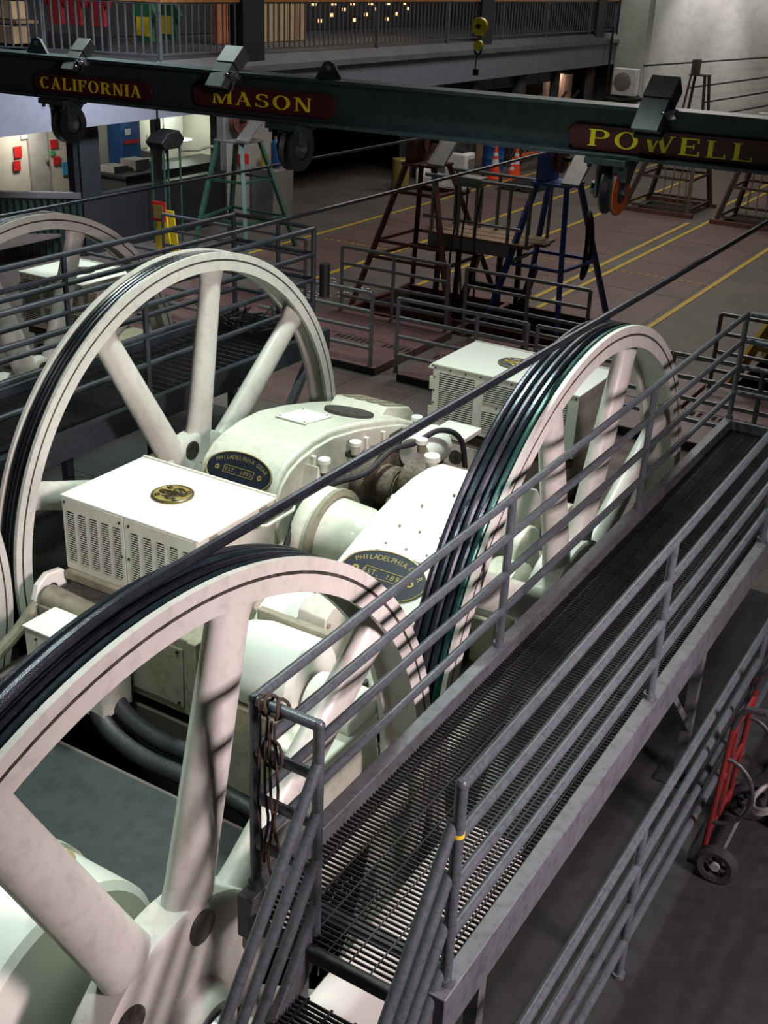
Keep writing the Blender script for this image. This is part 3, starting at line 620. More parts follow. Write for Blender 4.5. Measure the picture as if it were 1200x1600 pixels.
# ---------------------------------------------------------------- emblems and name plates
GLY = {}
def glyph(ch):
    if ch not in GLY:
        cu = bpy.data.curves.new('g', 'FONT'); cu.body = ch; cu.size = 1; cu.extrude = 0; cu.resolution_u = 2; cu.align_x = 'CENTER'
        o = bpy.data.objects.new('g', cu); COL.objects.link(o); dg = bpy.context.evaluated_depsgraph_get()
        me = bpy.data.meshes.new_from_object(o.evaluated_get(dg)); GLY[ch] = ([v.co.copy() for v in me.vertices], [tuple(p.vertices) for p in me.polygons])
        bpy.data.objects.remove(o); bpy.data.curves.remove(cu); bpy.data.meshes.remove(me)
    return GLY[ch]
def nameplate(parent, c, n, ra, rb, bottom=None):
    """oval plate; local x = world x, local y = up the slope, n = normal in the yz plane"""
    n = V(n).normalized(); ux = V((1, 0, 0)); uy = n.cross(ux)
    F = Matrix((ux, uy, n)).transposed().to_4x4(); F.translation = V(c)
    def T(mb): mb.v = [F @ p for p in mb.v]; return mb
    N = 48
    pl = T(MB().prism([(ra*cos(2*pi*i/N), rb*sin(2*pi*i/N)) for i in range(N)], 'z', -.03, .012)).build('name_plate', 'plate_blue', parent, bevel=.002)
    T(MB().tube([(ra*cos(2*pi*i/N), rb*sin(2*pi*i/N), .012) for i in range(N)], .0055, 6, closed=True)).build('plate_border', 'brass', pl)
    tx = MB()
    def put(word, r0, r1, a0, a1, size, flip=1):
        L_ = [0]; Q = 200
        for q in range(Q): b = rad(a0+(a1-a0)*(q+.5)/Q); L_.append(L_[-1]+math.hypot(r0*sin(b), r1*cos(b)))
        A_ = [rad(a0+(a1-a0)*min(range(Q+1), key=lambda q: abs(L_[q]-L_[-1]*i/(len(word)-1)))/Q) for i in range(len(word))]
        for i, ch in enumerate(word):
            if ch == ' ': continue
            a = A_[i]; p = V((r0*cos(a), r1*sin(a), .0135))
            t = math.atan2(r0*sin(a)*1.0, r1*cos(a)) if 0 else a
            tang = V((r0*sin(a), -r1*cos(a), 0)).normalized()*flip; nr = V((-tang.y, tang.x, 0))
            vs, fs = glyph(ch); tx.add([p+tang*(v.x*size)+nr*(v.y*size) for v in vs], fs)
    put('PHILADELPHIA GEAR', ra*.80, rb*.60, 152, 22, rb*.30)
    if bottom: put(bottom, ra*.78, rb*.80, 232, 308, rb*.28, -1)
    for i, ch in enumerate('EST. 1892'):
        vs, fs = glyph(ch) if ch != ' ' else ([], [])
        tx.add([V(((i-4)*rb*.19+v.x*rb*.3, -rb*.10+v.y*rb*.3, .0135)) for v in vs], fs)
    T(tx).build('lettering', 'brass', pl, smooth=False, kind='stuff')
    fr = MB()
    for y in (-rb*.2, rb*.18): fr.box((-ra*.46, y, .012), (ra*.46, y+.005, .015))
    for x in (-ra*.46, ra*.46): fr.box((x-.0025, -rb*.2, .012), (x+.0025, rb*.18, .015))
    T(fr).build('date_frame', 'brass', pl)
    for s in (-1, 1):
        pts = []
        for i in range(24): r = rb*(.15 if i % 2 else .11); pts.append((s*ra*.66+r*cos(i*pi/12), -rb*.02+r*sin(i*pi/12)))
        gk = T(MB().prism(pts, 'z', .012, .016)).build('gear_mark', 'brass', pl)
        T(MB().cyl((s*ra*.66, -rb*.02, .012), (s*ra*.66, -rb*.02, .018), rb*.05, rb*.05, 12)).build('gear_mark_hole', 'plate_blue', pl)
    return pl
def emblem(parent, c, r, m1, m2):
    x, y, z = c
    d = MB().lathe([(0, .012), (r*.86, .012), (r*.88, .018), (r, .014), (r, 0)], c, 'z', 40).build('emblem', m1, parent)
    MB().lathe([(r*.86, .0125), (r*.93, .022), (r, .015), (r, .004)], c, 'z', 40).build('emblem_rim', m2, d)
    mb = MB(); Z = .016
    def sp(cx, cy, r0, r1, a0, a1, n=20, th=.009, sx=1, sy=1):
        pts = []
        for i in range(n+1):
            f = i/n; a = rad(a0+(a1-a0)*f); q = r0+(r1-r0)*f; pts.append((x+r*(cx+sx*q*cos(a)), y+r*(cy+sy*q*sin(a)), z+Z))
        mb.tube(pts, th*r/.17, 6)
    sp(.05, .36, .08, .26, 90, -330, sx=1.2); sp(.08, -.38, .04, .27, 0, 560, sx=1.15); sp(.12, -.38, .02, .12, 0, 360)
    sp(-.42, -.02, .12, .3, 10, 340, sx=1.25, sy=.6); sp(.3, .0, .55, .05, 200, 330, sx=.9, sy=.35); sp(.45, .1, .3, .12, 170, -120, sx=.8, sy=.5)
    for a in (40, 140, 225, 318):
        px, py = .68*cos(rad(a)), .68*sin(rad(a)); sp(px, py, .02, .12, a, a+420, 10, .011)
    mb.tube([(x+r*q[0], y+r*q[1], z+Z) for q in ((-.6, .02), (-.2, .12), (.15, .02), (.45, .12), (.66, .22))], .010*r/.17, 6)
    mb.build('monogram', m2, d)
    return d

# ---------------------------------------------------------------- motor housings
def vent_box(label, x0, x1, y0, y1, zt, h, style, em):
    t = thing('motor_housing', label, 'motor', ((x0+x1)/2, (y0+y1)/2, zt-h))
    b = MB().box((x0, y0, zt-h), (x1, y1, zt-.012)).build('cover', 'cream', t, bevel=.006)
    MB().box((x0-.012, y0-.012, zt-.018), (x1+.012, y1+.012, zt)).build('lid', 'cream_lit', t, bevel=.004)
    MB().box((x0-.01, y1-.005, zt-.03), (x1+.01, y1+.02, zt+.012)).build('lid_lip', 'cream', t, bevel=.003)
    def grid(gx0, gx1, gz0, gz1, n, proud=.006, fill=.42):
        MB().box((gx0, y0-.003, gz0), (gx1, y0+.002, gz1)).build('vent_shade', 'pit_black', b, smooth=False)  # flat black panel stands in for the shade behind the louvres
        mb = MB(); dz = (gz1-gz0)/n
        for k in range(n):
            z = gz0+k*dz; mb.box((gx0, y0-.003-proud, z+dz*.1), (gx1, y0-.002, z+dz*(.1+fill)))
        mb.build('vent_louvres', 'cream', b, kind='stuff', smooth=False)
    W = x1-x0; zb = zt-h
    if style == 1:
        xm = x0+W*.475
        for k in range(5): a = x0+.055+k*.118; grid(a, a+.066, zb+.075, zt-.12, 22, .003, .33)
        for k in range(5): a = xm+.07+k*.125; grid(a, a+.066, zb+.075, zt-.12, 22, .003, .33)
        MB().box((x0+.004, y0-.014, zb), (xm-.003, y0-.001, zt-.02)).build('door', 'cream', b, bevel=.003)
        for g in [o for o in b.children if o.name.startswith('vent')]:
            for v in g.data.vertices: v.co.y -= .0145
        MB().box((xm+.003, y0-.014, zb), (x1-.004, y0-.001, zt-.02)).build('door', 'cream', b, bevel=.003)
        bolts('screw', [(xm-.04, y0-.014, zt-.07), (xm+.05, y0-.014, zt-.07), (xm-.035, y0-.014, zt-.35), (xm+.035, y0-.014, zt-.35), (x0+.03, y0-.014, zt-.05)], (0, -1, 0), .011, .006, 'dark_steel', b, 8)
    else:
        gw = W*.25; xs = [x0+W*.05, x0+W*.365, x0+W*.68]
        grid(xs[0], xs[0]+gw, zb+.07, zt-.09, 22)
        for xx in xs[1:]:
            grid(xx, xx+gw, zt-.30, zt-.09, 9); grid(xx, xx+gw, zb+.07, zb+.28, 9)
            bolts('screw', [(xx+gw*.4, y0, zt-.335), (xx+gw*.6, y0, zt-.335), (xx+gw*.4, y0, zb+.035), (xx+gw*.6, y0, zb+.035)], (0, -1, 0), .010, .005, 'dark_steel', b, 6)
        bolts('edge_screw', [(x0+.03+k*(W-.06)/9, y0, zt-.045) for k in range(10)]+[(x0+.02, y0, zt-.15-k*.14) for k in range(4)], (0, -1, 0), .010, .006, 'dark_steel', b, 6)
        for z in (zt-.22, zt-.55): MB().box((x0-.035, y0-.004, z-.07), (x0+.002, y0+.02, z+.07)).build('hinge', 'cream', b, bevel=.003)
    emblem(t, ((x0+x1)/2+(.02 if style == 1 else -.13 if style == 2 else .05), (y0+y1)/2+.02, zt), .165 if style == 1 else .17, em[0], em[1])
    hx = x1 if style == 1 else x0; s = 1 if style == 1 else -1
    if style < 3: MB().tube([(hx, y0+.12 if s < 0 else y1-.3, zt-.1), (hx+s*.11, y0+.12 if s < 0 else y1-.3, zt-.1), (hx+s*.13, y0+.2 if s < 0 else y1-.27, zt-.1), (hx+s*.13, y1-.2 if s < 0 else y1+.06, zt-.1), (hx+s*.1, y1-.12 if s < 0 else y1+.12, zt-.1), (hx, y1-.12 if s < 0 else y1+.12, zt-.1)], .014, 8).build('handle_bar', 'cream', t)
    for yy in (y0+.12, y1-.2):
        if style == 1: MB().box((x1, yy, zt-.07), (x1+.012, yy+.09, zt-.03)).build('latch', 'cream_old', t, bevel=.002)
    if style == 3: MB().box((x1, y0-.0, zt-.42), (x1+.09, y0+.15, zt-.10)).build('junction_box', 'cream_old', t, bevel=.004)
    return t
vent_box('nearest white motor box with gold round emblem and upright vents', -6.1, -4.77, 5.56, 6.47, 0, .62, 1, ('brass', 'brass_dark'))
vent_box('white louvred motor box with blue round emblem behind the cable-wrapped wheel', -5.42, -3.78, 10.14, 11.1, 0, .68, 2, ('emblem_blue', 'brass'))
vent_box('far white louvred motor box seen through the rear walkway rails', -11.5, -10.4, 10.1, 11.05, .0, .7, 3, ('cream_old', 'brass_dark'))

def pedestal(name, label, x0, x1, y0, y1, zt, m='cream_old', style=0):
    t = thing(name, label, 'motor', ((x0+x1)/2, (y0+y1)/2, FZ))
    return t
# motor under the first box
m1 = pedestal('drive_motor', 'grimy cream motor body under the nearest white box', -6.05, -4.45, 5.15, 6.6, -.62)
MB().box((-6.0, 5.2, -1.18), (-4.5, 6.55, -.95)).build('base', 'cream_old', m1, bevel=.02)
MB().box((-6.08, 5.5, -.70), (-4.75, 6.5, -.622)).build('tray', 'cream_old', m1, bevel=.01)
MB().lathe([(.0, -5.95), (.27, -5.95), (.30, -5.9), (.30, -5.75), (.26, -5.7), (.26, -4.75), (.30, -4.7), (.30, -4.55), (.26, -4.5), (0, -4.5)], (0, 5.95, -.94), 'x', 36).build('drum', 'cream_old', m1)
cb = MB().box((-5.15, 5.12, -1.15), (-4.45, 5.5, -.52)).build('side_cabinet', 'cream_old', m1, bevel=.012)
MB().box((-5.08, 5.105, -1.08), (-4.56, 5.125, -.6)).build('cabinet_door', 'cream_old', cb, bevel=.006)
MB().box((-4.455, 5.18, -1.08), (-4.435, 5.46, -.58)).build('side_panel', 'cream', cb, bevel=.006)
bolts('screw', [(-5.05, 5.105, -.63), (-4.6, 5.105, -.63), (-5.05, 5.105, -1.05), (-4.6, 5.105, -1.05), (-4.82, 5.105, -.63)], (0, -1, 0), .013, .012, 'dark_steel', cb)
MB().box((-4.5, 5.08, -1.2), (-4.42, 5.16, -.5)).build('corner_post', 'cream_old', m1, bevel=.01)
br = MB().box((-6.05, 5.18, -1.05), (-5.5, 5.24, -.78)).build('grille_frame', 'cream_old', m1, bevel=.006)
MB().box((-5.98, 5.165, -1.0), (-5.76, 5.185, -.82)).build('grille_opening', 'pit_black', br); MB().box((-5.72, 5.165, -1.0), (-5.56, 5.185, -.82)).build('grille_opening', 'pit_black', br)
MB().prism([(5.25, -.66), (5.35, -.60), (5.5, -.62), (5.6, -.72), (5.5, -.86), (5.3, -.88), (5.2, -.78)], 'x', -6.16, -6.10).build('end_bracket', 'cream_lit', m1, bevel=.012)
MB().cyl((-6.2, 5.38, -.74), (-6.09, 5.38, -.74), .05, .05, 14).build('bracket_bolt', 'grime', m1)
MB().cyl((-6.05, 5.3, -.76), (-5.35, 5.3, -.8), .10, .10, 18).build('conduit_pipe', 'cream_old', m1)
MB().tube(smooth_path([(-6.12, 5.25, -.8), (-6.15, 5.0, -1.0), (-6.15, 4.6, -1.15), (-6.1, 4.3, -1.2)]), .05, 10).build('frayed_cable', 'cream_old', m1)
MB().box((-6.0, 5.25, -.95), (-5.0, 5.6, -.7)).build('cavity_shade', 'grime', m1)  # solid dark block in place of the shade under the motor box
# small terminal box in front
tb = thing('terminal_box', 'small cream box with flat bright lid behind the nearest wheel', 'box', (-5.4, 4.85, FZ))
MB().box((-5.72, 4.75, -1.17), (-5.0, 5.05, -.64)).build('body', 'cream', tb, bevel=.008)
MB().box((-5.73, 4.74, -.64), (-4.99, 5.06, -.625)).build('lid', 'cream_lit', tb, bevel=.003)
for x in (-5.6, -5.15): MB().box((x-.04, 4.86, FZ), (x+.04, 4.94, -1.17)).build('leg', 'cream_old', tb)
bolts('screw', [(-5.6, 4.745, -.7), (-5.6, 4.745, -.85), (-5.12, 4.745, -.7), (-5.12, 4.745, -.85)], (0, -1, 0), .01, .01, 'dark_steel', tb)
for k, (dy, dz, lab) in enumerate(((0, 0, 'black rubber hose in the trench, the nearer one'), (.16, .06, 'black rubber hose in the trench, the one behind'))):
    single('hose', MB().tube(smooth_path([(-5.35, 4.95+dy*.4, -.95+dz), (-5.2, 4.85+dy, -1.1+dz), (-4.95, 4.75+dy, -1.22+dz), (-4.6, 4.70+dy, -1.27+dz), (-4.2, 4.70+dy, -1.27+dz), (-3.7, 4.72+dy, -1.3+dz), (-3.3, 4.74+dy, -1.5)]), .065, 12), 'hose', lab, 'hose')
# motor under the louvred box 2 and 3
for (dx, dy, lab) in ((0, 0, 'grey-green motor body under the white louvred box with blue emblem'), (-6.15, -.05, 'motor body under the far white louvred box')):
    m2 = thing('drive_motor', lab, 'motor', (-4.6+dx, 10.6+dy, FZ))
    def B(a, b, n, m, par=None, **k): return MB().box((a[0]+dx, a[1]+dy, a[2]), (b[0]+dx, b[1]+dy, b[2])).build(n, m, par or m2, **k)
    B((-5.3, 10.25, -1.25), (-3.85, 11.0, -.72), 'body', 'cream_old', bevel=.02)
    B((-5.34, 10.2, -.82), (-3.82, 10.3, -.74), 'flange', 'grime', bevel=.01)
    f = B((-5.25, 10.18, -1.2), (-4.85, 10.25, -.86), 'front_door', 'cream', bevel=.008)
    MB().cyl((-5.1+dx, 10.17+dy, -1.0), (-5.1+dx, 10.2+dy, -1.0), .08, .08, 16).build('gauge', 'grime', f)
    MB().lathe([(.0, 0), (.16, 0), (.19, .03), (.19, .1), (.0, .1)], (-4.62+dx, 10.1+dy, -1.0), 'y', 22).build('end_bell', 'cream_old', m2)
    MB().cyl((-4.75+dx, 10.12+dy, -1.25), (-4.75+dx, 10.12+dy, -.8), .035, .035, 10).build('pipe', 'cream_old', m2)
# ---------------------------------------------------------------- gear housings
def oiler(p, parent, s=1, m='cream'):
    o = MB().cyl(p, V(p)+V((0, 0, .09*s)), .04*s, .045*s, 16).build('breather', m, parent, bevel=.004)
    MB().cyl(V(p)+V((0, 0, .09*s)), V(p)+V((0, 0, .135*s)), .062*s, .058*s, 18).build('breather_cap', 'cream_lit', o, bevel=.006)
    return o
g1 = thing('gear_housing', 'big cream gear housing with oval nameplate behind the nearest white box', 'gearbox', (-5.6, 8.3, FZ))
P1 = [(7.02, FZ+.02), (7.02, -.45), (7.05, -.30), (7.12, -.19), (7.24, -.095), (7.40, -.04), (7.62, -.005), (7.9, -.0), (8.3, -.06), (8.75, -.16), (9.1, -.25), (9.45, -.40), (9.75, -.62), (9.8, FZ+.02)]
MB().prism(P1, 'x', -6.02, -5.2).build('hood', 'cream', g1, bevel=.03, seg=3, ang=50)
MB().prism([(y, z-.06) for y, z in P1[1:-1]]+[(9.7, -.8), (7.1, -.8)], 'x', -5.2, -5.17).build('side_plate', 'cream', g1, bevel=.01)
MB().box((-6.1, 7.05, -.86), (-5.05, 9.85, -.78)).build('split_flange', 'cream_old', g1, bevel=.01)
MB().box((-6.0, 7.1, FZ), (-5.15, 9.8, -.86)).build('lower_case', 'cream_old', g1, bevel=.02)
nv = V((0, -.62, .78)).normalized()
nameplate(g1, (-5.60, 7.085, -.225), (0, -.80, .60), .34, .17)
cv = MB(); cv.v = [V(p) for p in ((-5.75, 7.95, 0), (-5.45, 7.95, 0), (-5.45, 8.35, -.06), (-5.75, 8.35, -.06))]
MB().prism([(7.85, .002), (8.28, -.052), (8.28, -.035), (7.85, .02)], 'x', -5.78, -5.45).build('cover_plate', 'cream_lit', g1, bevel=.004)
bolts('screw', [(x, y, z) for x in (-5.75, -5.48) for y, z in ((7.88, .016), (8.24, -.03))], (0, 0, 1), .01, .008, 'cream_old', g1)
N = 32; ell = MB(); nn = V((0, .24, .97)).normalized()
q = nn.cross(V((1, 0, 0)))
ell.add([V((-5.52, 8.68, -.13))+V((1, 0, 0))*.3*cos(2*pi*i/N)*.8+q*.24*sin(2*pi*i/N)+nn*.012 for i in range(N)]+[V((-5.52, 8.68, -.13))+V((1, 0, 0))*.3*.8*cos(2*pi*i/N)+q*.24*sin(2*pi*i/N)-nn*.02 for i in range(N)],
        [tuple(range(N))]+[(i, (i+1) % N, N+(i+1) % N, N+i) for i in range(N)])
ell.build('dark_oval_plate', 'grime', g1)
MB().prism([(8.95, -.26), (9.1, -.17), (9.55, -.30), (9.75, -.5), (9.7, -.62)], 'x', -5.95, -5.35).build('end_cover', 'cream', g1, bevel=.012)
for k in range(4): MB().prism([(9.12, -.18), (9.5, -.29), (9.5, -.275), (9.12, -.162)], 'x', -5.88+k*.14, -5.80+k*.14).build('rib', 'cream_old', g1)
for y0 in (7.55, 8.42, 8.72):                                                   # triangular side ribs
    MB().prism([(y0-.02, -.78), (y0+.02, -.78), (y0+.02, -.12-(y0-7.6)*.12), (y0-.02, -.12-(y0-7.6)*.12)], 'x', -5.18, -5.13).build('side_rib', 'cream', g1, bevel=.008)
MB().prism([(7.45, -.15), (7.6, -.78), (7.3, -.78)], 'x', -5.19, -5.02).build('gusset', 'cream', g1, bevel=.01)
for y in (7.55, 8.05): 
    o = MB().cyl((-5.19, y+.06, -.28), (-5.06, y+.06, -.28), .035, .035, 12).build('elbow_pipe', 'grime', g1); oiler((-5.08, y+.06, -.27), g1, .95)
oiler((-5.2, 9.45, -.47), g1, 1.0, 'brass')
oiler((-5.0, 7.75, -.78), g1, .8); oiler((-5.0, 7.0, -.80), g1, .9, 'cream_old')
MB().box((-5.2, 6.8, -.95), (-4.85, 7.25, -.88)).build('foot_bracket', 'cream_old', g1, bevel=.01)
MB().box((-5.5, 8.5, -.5), (-5.165, 9.0, -.32)).build('dark_window', 'pit_black', g1) if 0 else MB().box((-5.18, 8.86, -.5), (-5.16, 9.1, -.34)).build('dark_window', 'grime', g1)
# round bearing covers on its side
MB().lathe([(0, -5.15), (.40, -5.15), (.42, -5.12), (.42, -5.06), (.36, -5.05), (0, -5.05)], (0, 7.55, -.82), 'x', 36).build('bearing_cover', 'grime', g1)
bc = MB().lathe([(0, -5.15), (.33, -5.15), (.33, -4.98), (.20, -4.97), (.20, -4.82), (.18, -4.80), (0, -4.80)], (0, 8.45, -.66), 'x', 32).build('bearing_cover', 'cover_brown', g1)
MB().lathe([(0, -4.80), (.15, -4.80), (.15, -4.795), (0, -4.79)], (0, 8.45, -.66), 'x', 28).build('cover_face', 'cream_old', bc)
MB().lathe([(0, -5.15), (.27, -5.15), (.27, -4.95), (.19, -4.94), (.19, -4.88), (0, -4.86)], (0, 9.3, -.68), 'x', 32).build('bearing_cover', 'grime', g1)
MB().lathe([(.0, 8.9), (.17, 8.9), (.19, 8.95), (.19, 9.3), (.0, 9.3)], (-4.9, 0, -.5), 'y', 24).build('white_collar', 'cream_lit', g1)
MB().box((-5.0, 9.4, -.47), (-4.62, 9.75, -.42)).build('top_shelf', 'cream_lit', g1, bevel=.006)
# big bell coupling between the two gear housings
bl = thing('bell_coupling', 'large round cream bell-shaped coupling between the two gear housings', 'coupling', (-4.65, 7.35, FZ))
MB().lathe([(.0, -5.0), (.40, -5.0), (.42, -4.97), (.42, -4.90), (.40, -4.87), (.40, -4.84), (.36, -4.82), (.34, -4.5), (.31, -4.38), (.24, -4.31), (0, -4.31)], (0, 7.35, -.72), 'x', 44).build('bell', 'cream', bl)
MB().lathe([(.41, -4.84), (.435, -4.82), (.435, -4.78), (.38, -4.77), (.36, -4.80)], (0, 7.35, -.72), 'x', 44, close=True).build('flange_ring', 'cream_old', bl)
MB().box((-4.98, 6.95, FZ), (-4.32, 7.8, -1.0)).build('pedestal', 'cream_old', bl, bevel=.02)
oiler((-4.33, 7.6, -.42), bl, .95)
# second bearing block
bb = thing('bearing_block', 'cream bearing block with oilers left of the white gear housing', 'bearing', (-4.5, 8.5, FZ))
MB().box((-4.75, 8.1, FZ), (-4.32, 9.2, -.62)).build('body', 'cover_brown', bb, bevel=.03)
MB().cyl((-4.76, 8.55, -.6), (-4.32, 8.55, -.6), .22, .22, 28).build('barrel', 'cover_brown', bb, bevel=.01)
oiler((-4.42, 8.35, -.36), bb, 1.25); oiler((-4.75, 8.75, -.38), bb, 1.0, 'cream_old')
hs = MB(); hs.tube(smooth_path([(-5.0, 6.85, -.85), (-4.98, 7.0, -.55), (-5.02, 7.4, -.36), (-5.04, 7.8, -.42), (-4.98, 8.15, -.44), (-4.9, 8.45, -.30), (-4.85, 8.8, -.33), (-4.75, 9.1, -.27), (-4.62, 9.3, -.40), (-4.58, 9.38, -.8)]), .028, 8)
single('oil_hose', hs, 'rubber', 'black oil hose draped along the side of the gear housing', 'hose')
# gear housing 2
g2 = thing('gear_housing', 'bright white sloping gear housing with oval nameplate left of the cable-wrapped wheel', 'gearbox', (-3.8, 7.2, FZ))
P2 = [(5.80, FZ+.02), (5.80, -1.0), (5.95, -.74), (6.15, -.56), (6.50, -.375), (7.0, -.20), (7.35, -.115), (7.6, -.085), (7.85, -.085), (8.1, -.13), (8.35, -.25), (8.5, -.42), (8.52, FZ+.02)]
MB().prism(P2, 'x', -4.2, -3.38).build('hood', 'cream_lit', g2, bevel=.02, seg=3, ang=50)
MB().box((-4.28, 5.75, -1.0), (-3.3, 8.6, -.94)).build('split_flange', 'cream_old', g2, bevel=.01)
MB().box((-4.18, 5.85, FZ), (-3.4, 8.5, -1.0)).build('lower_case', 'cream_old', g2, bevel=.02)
nameplate(g2, (-3.78, 6.48, -.385), (0, -.47, .88), .36, .215, 'CORPORATION')
MB().prism([(6.68, -.315), (7.0, -.205), (7.0, -.19), (6.68, -.290)], 'x', -3.98, -3.52).build('hatch', 'cream_lit', g2, bevel=.004)
bolts('screw', [(x, y, -.20+(y-7.0)*.34+.012) for x in (-3.93, -3.75, -3.57) for y in (6.76, 6.96)]+[(-3.9, 7.25, -.13), (-3.6, 7.25, -.13), (-3.75, 7.5, -.09)], (0, 0, 1), .012, .012, 'cream_old', g2, 8)
MB().box((-3.39, 6.2, -.95), (-3.36, 8.3, -.5)).build('side_plate', 'cream_old', g2, bevel=.01)
# machinery seen through the nearest wheel
g3 = thing('gear_coupling', 'cream coupling housing with bolted lip seen through the nearest wheel', 'coupling', (-3.9, 5.2, FZ))
MB().lathe([(0, -4.02), (.17, -4.01), (.25, -3.93), (.28, -3.8), (.28, -3.42), (.25, -3.38), (0, -3.38)], (0, 5.0, -.36), 'x', 36).build('cover', 'cream_lit', g3)
MB().box((-3.98, 5.2, -.22), (-3.42, 5.26, -.12)).build('lip', 'cream_old', g3, bevel=.006)
MB().box((-3.98, 4.75, FZ), (-3.45, 5.2, -.55)).build('pedestal', 'cream_old', g3, bevel=.02)
MB().lathe([(0, -4.15), (.28, -4.15), (.30, -4.1), (.30, -3.75), (0, -3.72)], (0, 5.5, -.42), 'x', 32).build('drum', 'cream_lit', g3)
MB().lathe([(.305, -4.12), (.325, -4.10), (.325, -4.07), (.305, -4.05)], (0, 5.5, -.42), 'x', 32, close=True).build('strap', 'cream_old', g3)
gd = MB().prism([(5.25, -.42), (5.3, -.08), (5.38, -.04), (5.75, -.10), (5.95, -.22), (6.05, -.42), (6.05, -.46), (5.25, -.46)], 'x', -3.72, -3.5).build('guard', 'cream', g3, bevel=.01)
bolts('screw', [(-3.5, 5.32, -.14), (-3.5, 5.32, -.4), (-3.5, 5.7, -.4), (-3.5, 5.95, -.38)], (1, 0, 0), .018, .014, 'cream_old', gd)
pb = thing('pillow_block', 'cream pillow block with a big hex nut beside the end railing', 'bearing', (-3.1, 4.75, FZ))
MB().box((-3.35, 4.5, FZ), (-2.98, 5.3, -.5)).build('base', 'cream', pb, bevel=.015)
MB().cyl((-3.36, 4.98, -.44), (-3.0, 4.98, -.44), .17, .17, 28).build('dome', 'cream_lit', pb, bevel=.012)
for y in (4.62, 5.22):
    n = MB().cyl((-3.15, y, -.5), (-3.15, y, -.42), .055, .055, 6).build('hex_nut', 'cream_old', pb, bevel=.004)
    MB().cyl((-3.15, y, -.42), (-3.15, y, -.37), .032, .03, 14).build('stud', 'dark_steel', pb)
MB().lathe([(0, -3.3), (.36, -3.3), (.38, -3.26), (.38, -3.12), (.36, -3.10), (0, -3.1)], (0, 5.7, -.55), 'x', 36).build('end_disc', 'cream_lit', pb)
gd2 = MB().prism([(5.1, -.62), (5.2, -.32), (5.32, -.24), (5.5, -.5), (5.45, -.85), (5.15, -.85)], 'x', -3.08, -2.98).build('guard', 'cream', pb, bevel=.01)
bolts('screw', [(-2.98, 5.2, -.38), (-2.98, 5.14, -.55), (-2.98, 5.15, -.75), (-2.98, 5.4, -.8)], (1, 0, 0), .018, .014, 'cream_old', gd2)
MB().box((-2.99, 5.8, -1.1), (-2.88, 6.0, -1.0)).build('bracket', 'cream', pb, bevel=.006)
# shaft and case of the nearest wheel (bottom left)
g4 = thing('shaft_housing', 'large cream round-topped shaft housing at the bottom left corner', 'gearbox', (-3.9, 2.4, FZ))
MB().lathe([(0, -5.4), (.62, -5.4), (.62, -3.16), (.58, -3.13), (0, -3.13)], (0, 2.62, -.78), 'x', 48).build('cylinder', 'cream_lit', g4)
for x in (-4.25, -3.62): MB().lathe([(.61, x-.03), (.64, x-.03), (.64, x+.03), (.61, x+.03)], (0, 2.62, -.78), 'x', 48, close=True).build('band', 'cream', g4)
MB().box((-4.9, 1.6, FZ), (-3.14, 2.55, -.5)).build('lower_case', 'cream', g4, bevel=.03)
MB().box((-3.55, 1.55, -1.2), (-3.45, 2.2, -.5)).build('stiffener', 'cream', g4, bevel=.01)
ot = MB().cyl((-3.2, 2.72, -.22), (-3.2, 2.72, .02), .062, .062, 22).build('oil_cup', 'brass', g4, bevel=.006)
MB().cyl((-3.2, 2.72, .02), (-3.2, 2.72, .035), .066, .062, 22).build('oil_cup_lid', 'brass', ot, bevel=.003); MB().cyl((-3.18, 2.70, .03), (-3.18, 2.70, .05), .012).build('knob', 'chrome', ot)
MB().tube([V((-2.95, 2.72, -.8))+V((.02, .26*cos(a), .26*sin(a))) for a in [rad(20+14*i) for i in range(14)]], .05, 10).build('seal_ring', 'cream', g4)
MB().cyl((-2.95, 2.84, -.72), (-2.36, 2.84, -.72), .12, .12, 24).build('shaft', 'steel_bright', [o for o in COL.objects if o.name == 'sheave_wheel'][0])
MB().cyl((-3.4, 2.1, -.62), (-3.35, 2.1, -.62), .03).build('plug', 'grime', g4)
pd = thing('bearing_pedestal', 'cream bearing pedestal outside the nearest wheel, under the stair', 'bearing', (-2.32, 2.84, FZ))
MB().prism([(2.4, FZ), (3.28, FZ), (3.1, -.75), (2.98, -.6), (2.7, -.6), (2.58, -.75)], 'x', -2.37, -2.12).build('block', 'cream', pd, bevel=.02) if 0 else None
MB().box((-2.30, 2.5, -2.2), (-2.14, 3.2, FZ)).build('footing', 'cream_old', pd) if 0 else None
MB().prism([(2.55, FZ+.01), (3.15, FZ+.01), (3.08, -.80), (2.95, -.62), (2.73, -.62), (2.6, -.80)], 'x', -2.34, -2.16).build('block', 'cream', pd, bevel=.02)
MB().box((-2.40, 2.9, FZ), (-1.95, 5.2, -1.1)).build('base_plate', 'cream_lit', pd, bevel=.01)
MB().cyl((-2.16, 2.84, -.78), (-2.13, 2.84, -.78), .09, .08, 18).build('cap', 'grime', pd, bevel=.004)
